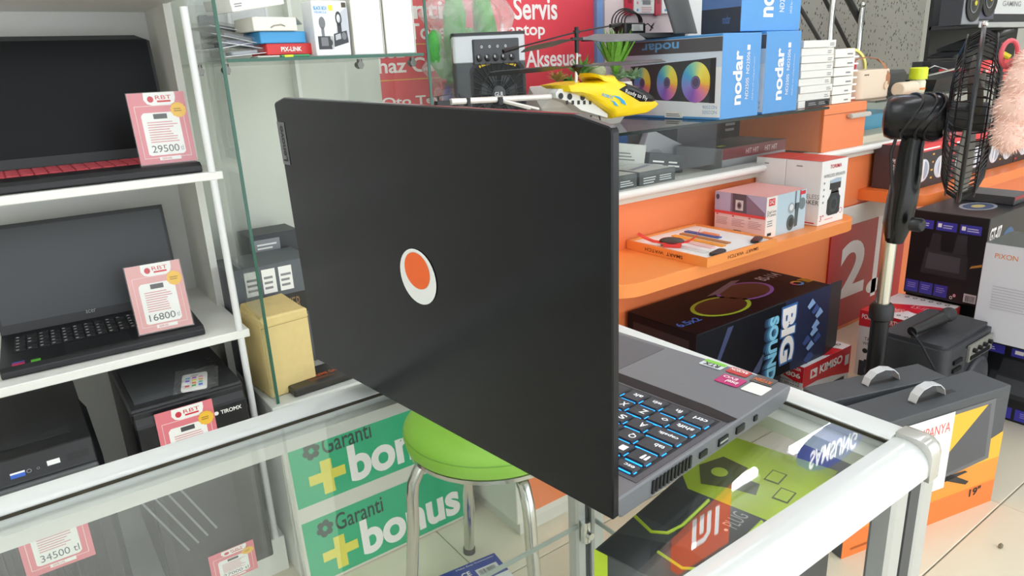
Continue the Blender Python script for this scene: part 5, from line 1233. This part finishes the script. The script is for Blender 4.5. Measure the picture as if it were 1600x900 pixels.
# keyboard/bass cartons GT-07
BKB = mat('#15161b',.35,noise=.2,scale=20); PUR = mat('#3d3aa8',.4)
def gt(label, loc, size, low=True):
    b = Box('bass_speaker_box', label, 'boxed speaker', loc, size, BKB, 0, 'black and purple speaker cartons', bevel=.002)
    f = b.L
    for k in range(3):
        f.rect(.03+.31*k,.8,.3+.31*k,.9, PUR,0); f.lines(.12+.31*k,.83,.28+.31*k,.88,2,mat('#c9c9e8')); f.rect(.05+.31*k,.835,.1+.31*k,.88, WT,1)
        f.rect(.02+.2*k,.03,.2+.2*k,.17, PUR,0); f.lines(.05+.2*k,.08,.17+.2*k,.15,3,mat('#8f8cd8'))
    f.poly([(.2,.28),(.82,.28),(.8,.55),(.24,.58)], mat('#2c2d33'),0); f.poly([(.26,.34),(.72,.34),(.71,.52),(.28,.53)], mat('#4a4b52'),1); f.poly([(.28,.55),(.44,.55),(.42,.76),(.3,.76)], mat('#27282e'),1); f.poly([(.6,.56),(.78,.56),(.76,.78),(.63,.78)], mat('#2f3037'),1); f.poly([(.84,.42),(.99,.46),(.99,.49),(.86,.45)], mat('#c78a3a'),1)
    f.ell(.7,.08,.02,.02, mat('#e6a0b4'),1,10); f.ell(.66,.05,.02,.02, WT,1,10,ri=.6); f.rect(.82,.03,.98,.13, mat('#d9d9dc'),1,'label'); f.barcode(.84,.04,.96,.11, INK)
    f = b.F; f.text('GT-07', .04,.72,.26,.88, WT, bold=.03); f.ell(.42,.4,.2,.42, mat('#3d5f86'),1,24,ri=.85,a0=0,a1=180); f.rect(.75,.55,.8,.65, mat('#c3e32c'),1)
    f = b.T; f.ell(.45,.45,.2,.22, mat('#8d9098'),0,28,ri=.8); f.ell(.45,.45,.16,.18, mat('#3a4a6a'),1,24); f.ell(.45,.45,.08,.08, mat('#b8a86a'),2,14); f.rect(.75,.2,.92,.32, mat('#e6dcd8'),1,'label')
    return b.done()
gt('black speaker carton with purple captions low on the floor at the right edge', (2.405,.42,0), (.42,.465,.268))
b = simple('support_carton', 'black carton under the GT-07 speaker carton', 'box', (2.72,.95,0), (.36,.25,.262), mat('#17181c',.45)); b.done()
gt('black speaker carton reading GT-07 stacked below the right orange shelf', (2.655,.93,.2625), (.42,.25,.315))
wb = simple('white_carton', 'tall white carton with small orange print stacked at the right edge', 'box', (2.335,.45,.2685), (.2,.37,.305), mat('#dcdbe2',.4)); f = wb.L
f.text('PIXON', .08,.86,.24,.91, mat('#e88a4a')); f.text('VIPER', .42,.86,.6,.91, mat('#e88a4a')); f.lines(.1,.35,.4,.6,9,mat('#c3c3ca')); f.rect(.7,.2,.9,.24, GREYINK); f.ell(.68,.15,.03,.02,GREYINK,1,10); f.rect(0,.0,1,.012,INK,0)
wb.T.rect(0,0,1,1,mat('#4d5350')); wb.done()
b = simple('dark_top_carton', 'dark red edged carton lying on the GT-07 carton', 'box', (2.93,.96,.578), (.14,.2,.03), mat('#3a3b3d',.4)); b.T.rect(0,0,1,1,mat('#5c5e60')); b.F.rect(0,.6,1,1,mat('#9a2a30')); b.done()

# television cartons
def tvbox(label, loc, rz, L_, D_, h, big):
    b = Box('television_box', label, 'boxed television', loc, (L_,D_,h), mat('#4c5054',.5,noise=.08,scale=14), math.radians(rz), 'grey television cartons', bevel=.002)
    hw = [( .0,0),(.006,.016),(.022,.03),(.05,.036),(.078,.03),(.094,.016),(.1,0)]
    vs = []
    for x,z in hw: vs += [(x,-.011,z),(x,.011,z),(x,.011,z+.003),(x,-.011,z+.003)]
    fs = [(4*i+a,4*i+(a+1)%4,4*i+4+(a+1)%4,4*i+4+a) for i in range(len(hw)-1) for a in range(4)]
    o = G().add(vs, fs).build('handle', mat('#d3d6d8',.35), b.t); o.location = (L_*.45 if big else L_*.4, D_*.45, h)
    b.T.rect(.43 if big else .38,.35,.72 if big else .66,.5, mat('#2b2d2f'),0,'handle_slot')
    if big:
        f = b.F
        f.rect(.0,.0,1,.45, mat('#f29a3c'),0); f.poly([(0,.45),(.45,.48),(.75,.52),(1,.62),(1,.4),(0,.4)], mat('#f0b83a'),1); f.rect(0,0,1,.2, mat('#ee7f3a'),1)
        f.poly([(.1,.3),(.92,.42),(.9,.93),(.1,.93)], mat('#6a6c70'),2); f.poly([(.12,.34),(.89,.45),(.87,.9),(.12,.9)], mat('#55575b'),3)
        f.poly([(.3,.9),(.85,.9),(.55,.5),(.3,.42)], mat('#f2bd3c'),4)
        f.poly([(.42,.22),(.6,.34),(.78,.36),(.76,.38),(.6,.39),(.56,.38)], mat('#2b2b2d'),4); f.poly([(.6,.37),(.78,.25),(.8,.27),(.66,.39)], mat('#2b2b2d'),4)
        f.text('19"', .82,.12,.9,.19, INK, 5, bold=.02)
        f.lines(.05,.05,.35,.09,1,mat('#b85a20'),4)
        f.rect(.3,.3,.62,.93, mat('#f0eeea',.4),6,'paper_sheet'); f.text('KAMPANYA', .33,.78,.6,.86, mat('#e3605c'),7)
    else: b.F.rect(.1,.1,.9,.9, mat('#3a4a66'),0)
    return b.done()
o_ = Vector((1.907,.564,0)); L_ = .52; rz = -13.5; c_, s_ = math.cos(math.radians(rz)), math.sin(math.radians(rz))
tvbox('grey television carton with orange picture and white paper sheet, nearest the case', (o_.x-L_*c_, o_.y-L_*s_, 0), rz, L_, .105, .332, True)
o2 = Vector((1.851,.689,0)); rz2 = -18.5; c_, s_ = math.cos(math.radians(rz2)), math.sin(math.radians(rz2))
tvbox('plain grey television carton behind the orange picture carton', (o2.x-.37*c_, o2.y-.37*s_, 0), rz2, .37,.09,.33, False)

# floor litter
g = thing('crumpled_paper', 'tiny crumpled scrap on the floor tiles at the right', 'litter', pz(1563,856,0))
G().ball((0,0,.006),(.008,.005,.006),7,5).build('scrap', mat('#7d7560',.8), g); 

# ================================================================== FAN
DF = 2.12
fa = Vector((.365,-.931,0)).normalized()
PM = pd(1434,183,DF); GCn = PM+fa*.115
pole = pd(1384,430,DF); 
fan = thing('standing_fan', 'black standing fan with wire cage and chrome pole beside the cartons', 'fan', (pole.x,pole.y,0)); fi = inv(fan)
px_, py_ = pole.x, pole.y
g = G(); g.tube([(px_-.1,py_,.012),(px_+.05,py_,.012)], .012, 8); g.tube([(px_,py_-.03,.012),(px_,py_+.03,.012)], .012, 8); g.build('base_foot', BLACK, fan, inv=fi, smooth=True)
z1 = pd(1378,473,DF).z; z2 = pd(1394,372,DF).z
G().tube([(px_,py_,.01),(px_,py_,z1-.03)], .024, 16).build('lower_tube', BLACK, fan, inv=fi, smooth=True)
G().lathe([(.024,-.05),(.032,-.045),(.032,-.01),(.024,.0)],16,Matrix.Translation((px_,py_,z1))).build('collar', BLACK, fan, inv=fi, smooth=True)
G().tube([(px_,py_,z1-.03),(px_,py_,z2+.02)], .0185, 16).build('pole', mat('#d6d3c6',.2,.9), fan, inv=fi, smooth=True)
nk = [pd(x,y,DF) for x,y in ((1396,378),(1402,350),(1410,310),(1418,270),(1424,230),(1432,200))]
G().tube(nk, [.024,.036,.037,.034,.029,.025], 12).build('neck', mat('#131416',.25), fan, inv=fi, smooth=True)
kx = pd(1424,350,DF-.05); G().lathe([(.018,0),(.018,.025),(.014,.03)],14,Matrix.Translation(kx) @ Matrix.Rotation(math.radians(90),4,'X')).build('speed_knob', mat('#2a2b2e',.25), fan, inv=fi, smooth=True)
def alongA(c, prof, seg=24):
    z_ = fa; x_ = Vector((0,0,1)); y_ = z_.cross(x_)
    M = Matrix(((x_.x,y_.x,z_.x,c.x),(x_.y,y_.y,z_.y,c.y),(x_.z,y_.z,z_.z,c.z),(0,0,0,1)))
    return G().lathe(prof, seg, M), M
g,_ = alongA(PM, [(.03,-.078),(.05,-.072),(.057,-.055),(.057,.045),(.05,.06),(.026,.068)]); g.build('motor', mat('#15161c',.22), fan, inv=fi, smooth=True)
for d_ in (-.01,.02,.04):
    _,M = alongA(PM+fa*d_, [(.01,0),(.01,.01)]); n = 24; g = G(); g.tube([M @ Vector((.059*math.cos(2*math.pi*k/n),.059*math.sin(2*math.pi*k/n),.02*math.sin(4*math.pi*k/n))) for k in range(n)], .003, 6, closed=True); g.build('cord_wrap', mat('#24262b',.3), fan, inv=fi, smooth=True)
cb = [pd(*p,DF-.06) for p in ((1400,216),(1392,240),(1393,270),(1395,300),(1390,340),(1388,372))]; G().tube(cb, .004, 6).build('cord', BLACK, fan, inv=fi, smooth=True)
g,_ = alongA(GCn, [(.025,-.05),(.036,-.045),(.036,.03),(.025,.04)]); g.build('hub', mat('#2b2c2e',.35), fan, inv=fi, smooth=True)
_,MG = alongA(GCn, [(.01,0),(.01,.01)])
RG = .208
for k in range(3):
    a = 2*math.pi*k/3+.9; pr = []
    for r_, w_, tw in ((.04,.05,.5),(.09,.08,.42),(.145,.1,.34),(.19,.09,.28)):
        pr.append((r_, w_, tw))
    top = []; bot = []
    for r_, w_, tw in pr:
        for lst, sg_ in ((top,1),(bot,-1)):
            t_ = a+sg_*w_/r_*.5 if r_ > .06 else a+sg_*.6
            lst.append(MG @ Vector((r_*math.cos(t_), r_*math.sin(t_), sg_*w_*tw*.5)))
    nn = fa*.003
    G().prism(top+list(reversed(bot)), nn).build('blade', mat('#6e6a62',.4,.3), fan, inv=fi)
for sgn, nm in ((1,'front_cage'),(-1,'rear_cage')):
    g = G(); NW = 64
    for k in range(NW):
        a = 2*math.pi*k/NW; pts = []
        for r_, z_ in ((.045,.05),(.09,.049),(.15,.044),(.188,.03),(RG,.0)):
            t_ = a+(.25*(r_/RG) if sgn < 0 else 0)
            pts.append(MG @ Vector((r_*math.cos(t_), r_*math.sin(t_), sgn*z_)))
        g.tube(pts, .0016, 4, caps=False)
    for r_, z_ in ((.09,.0495),(.15,.0445),(.195,.0305)):
        g.tube([MG @ Vector((r_*math.cos(2*math.pi*k/40), r_*math.sin(2*math.pi*k/40), sgn*z_)) for k in range(40)], .0018, 4, closed=True)
    g.build(nm, mat('#1a1b1d',.3,.4), fan, inv=fi, kind='stuff')
g = G(); n = 48; g.tube([MG @ Vector((RG*math.cos(2*math.pi*k/n), RG*math.sin(2*math.pi*k/n), 0)) for k in range(n)], .005, 8, closed=True); g.build('cage_rim', mat('#222326',.3), fan, inv=fi, smooth=True)
g = G(); g.ball(MG @ Vector((RG+.008,0,0)),.008,8,6); g.box(0,0,0,.0001,.0001,.0001); 
G().ball(MG @ Vector((RG+.008,0,0)),.008,8,6).build('rim_clip', CHROME, fan, inv=fi, smooth=True)

# pink plush hanging from the cage
PC = pd(1601,146,1.93)
pk = thing('pink_plush', 'fluffy pink plush charm hanging beside the fan cage', 'plush toy', PC); pki = inv(pk)
PKM = mat('#fbd3c6',.9,noise=.06,bump=.5,scale=160)
g = G()
for (dx,dz,rx,rz_) in ((.005,.06,.032,.036),(.002,.02,.043,.05),(-.004,-.03,.048,.048),(-.016,-.08,.034,.045),(.045,-.01,.04,.05)):
    c = CR*dx+Vector((0,0,dz)); g.ball(c,(rx,rx,rz_),18,12)
for i, v in enumerate(g.v):
    g.v[i] = v*(1+.05*math.sin(v.x*310)*math.sin(v.y*290+1)*math.sin(v.z*330+2))
g.build('plush_body', PKM, pk, smooth=True)
g = G()
for k in range(2600):
    b_ = random.choice(((.005,.06,.032,.036),(.002,.02,.043,.05),(-.004,-.03,.048,.048),(-.016,-.08,.034,.045),(.045,-.01,.04,.05)))
    d = Vector((random.gauss(0,1),random.gauss(0,1),random.gauss(0,1))).normalized(); c = CR*b_[0]+Vector((0,0,b_[1]))+Vector((d.x*b_[2],d.y*b_[2],d.z*b_[3]))
    e1 = d.orthogonal().normalized(); e2 = d.cross(e1); tip = c+d*.008+Vector((random.uniform(-.004,.004),random.uniform(-.004,.004),-.004)); r_ = .0016; c = c-d*.002
    q = [c+e1*r_, c+(e2*.87-e1*.5)*r_, c-(e2*.87+e1*.5)*r_]
    g.add(q+[tip], [(0,1,3),(1,2,3),(2,0,3)])
g.build('fur', mat('#ffe2d6',.9), pk, kind='stuff', smooth=True)
lp = pki @ pd(1577,84,1.97)
n = 20; g = G(); g.tube([lp+CR*(.018*math.cos(2*math.pi*k/n))+Vector((0,0,.028*math.sin(2*math.pi*k/n))) for k in range(n)], .005, 8, closed=True); g.build('loop', mat('#e0606c',.4), pk, smooth=True)
G().tube([lp+Vector((0,0,-.025)), Vector((0,0,.1))], .006, 8).build('cord', mat('#e88a8a',.5), pk, smooth=True)
a_ = pki @ pd(1563,82,1.965); b_ = pki @ pd(1578,90,1.965); G().tube([a_,b_], .006, 8).build('yellow_tag', mat('#e6dc3a',.4), pk, smooth=True)
G().tube([lp+Vector((0,0,.028)), pki @ (MG @ Vector((.17,-.0,.04)))], .0015, 5).build('hang_string', mat('#e0606c',.4), pk)

# ================================================================== right shelf goods
RBX = mat('#46393c',.45); RT = mat('#d93038',.35)
for i in range(5):
    x = 2.862+.335*i; y = 1.24+.0*i
    b = Box('shoe_speaker_box', ['dark carton with red and white side print at the left end of the right shelf','dark carton with white oval pictures second on the right shelf','dark carton with white oval pictures third on the right shelf','dark carton with white oval pictures fourth on the right shelf','dark carton with white oval pictures farthest on the right shelf'][i], 'boxed speaker', (x,1.3,SHO+.0005), (.325,.15,.175), RBX, 0, 'dark red topped cartons on the right shelf', bevel=.002)
    b.L.text('AVENGE', .5,.2,.62,.7, WT, rot=90, bold=.02); b.L.text('FOCUS', .66,.25,.78,.65, RT, rot=90, bold=.02)
    f = b.F; f.rect(0,0,1,1,mat('#2a2326'))
    for a in (.3,.75): f.ell(a,.4,.16,.26, mat('#c9ccd4'),1,20); f.ell(a+.03,.4,.09,.2, mat('#9aa0b0'),2,16); f.rect(a-.02,.16,a+.02,.64,mat('#e4e6ea'),3)
    for k in range(9): f.rect(.03+.47*(k%2)+.01*(k%3), .08+.09*k, .09+.47*(k%2), .12+.09*k, mat(('#d93038','#d8a23a')[k%2]),1)
    f.rect(.0,.82,1,1,RT,2); f.lines(.1,.86,.7,.94,1,WT,3)
    b.T.rect(0,0,1,1,RT); b.T.lines(.1,.3,.8,.7,3,mat('#f0b0b4')); b.done()
for i in range(3):
    b = Box('red_gaming_box', ['red and black gaming carton on the glass top behind the fan, left one','red and black gaming carton on the glass top behind the fan, middle one','red and black gaming carton on the glass top behind the fan, right one'][i], 'boxed accessory', (3.72+.29*i,1.46,ZG), (.27,.2,.115), mat('#1d1a1e',.4), 0, 'red gaming cartons behind the fan')
    f = b.F; f.rect(.05,.45,.95,.98,RT); f.text('AIO', .5,.68,.9,.8,WT,bold=.02); f.text('SHARK', .4,.52,.95,.64,WT,bold=.02); f.rect(.1,.1,.4,.35,RT); f.lines(.5,.1,.9,.35,3,GREYINK); b.L.rect(.2,.3,.8,.7,RT); b.done()
# upper right wall shelf with car speakers
ws = thing('wall_shelf', 'black wall shelf high at the right with silver edge', 'shelf', (4.34,1.72,1.225))
G().box(0,0,0,1.2,.25,.02).build('shelf_board', mat('#232427',.4), ws); G().box(-.01,-.012,-.004,1.2,.0,.024).build('silver_edge', ALUM, ws, bevel=.003); G().box(.0,.24,-.3,1.2,.26,.35).build('back_board', mat('#17181b',.5), ws)
for i, (x,zz,lab) in enumerate(((3.88,1.29,'black boxed round car speaker hanging at the upper right, left one'),(4.1,1.315,'black boxed round car speaker at the upper right, right one'))):
    b = Box('car_speaker_box', lab, 'boxed speaker', (x,1.62+.02*i,zz-.06), (.2,.1,.19), mat('#26282e',.4), 0, 'boxed car speakers at the upper right')
    b.F.rect(.03,.03,.97,.97,mat('#55586a' if i else '#8f9298'))
    M = Matrix.Translation((.11,-.001,.1)) @ Matrix.Rotation(math.radians(90),4,'X')
    G().lathe([(.085,0),(.085,.008),(.07,.012),(.05,.004),(.02,.01)],24,M).build('speaker_cone', mat('#17181a',.35), b.t, smooth=True)
    G().lathe([(.045,.002),(.045,.006)],20,M).build('cone_picture', mat('#8a8d92',.4), b.t); G().lathe([(.012,.009),(.012,.013)],12,M).build('cone_cap', mat('#d8c83a',.4), b.t); b.done()
b = simple('silver_case', 'silver and white boxed case on the upper right wall shelf', 'boxed accessory', (4.5,1.74,1.2455), (.5,.2,.16), mat('#d6d8d8',.4)); b.F.rect(0,0,1,.3,mat('#2a2c30')); b.F.text('GAMING', .3,.55,.8,.72,GREYINK,bold=.02); b.done()
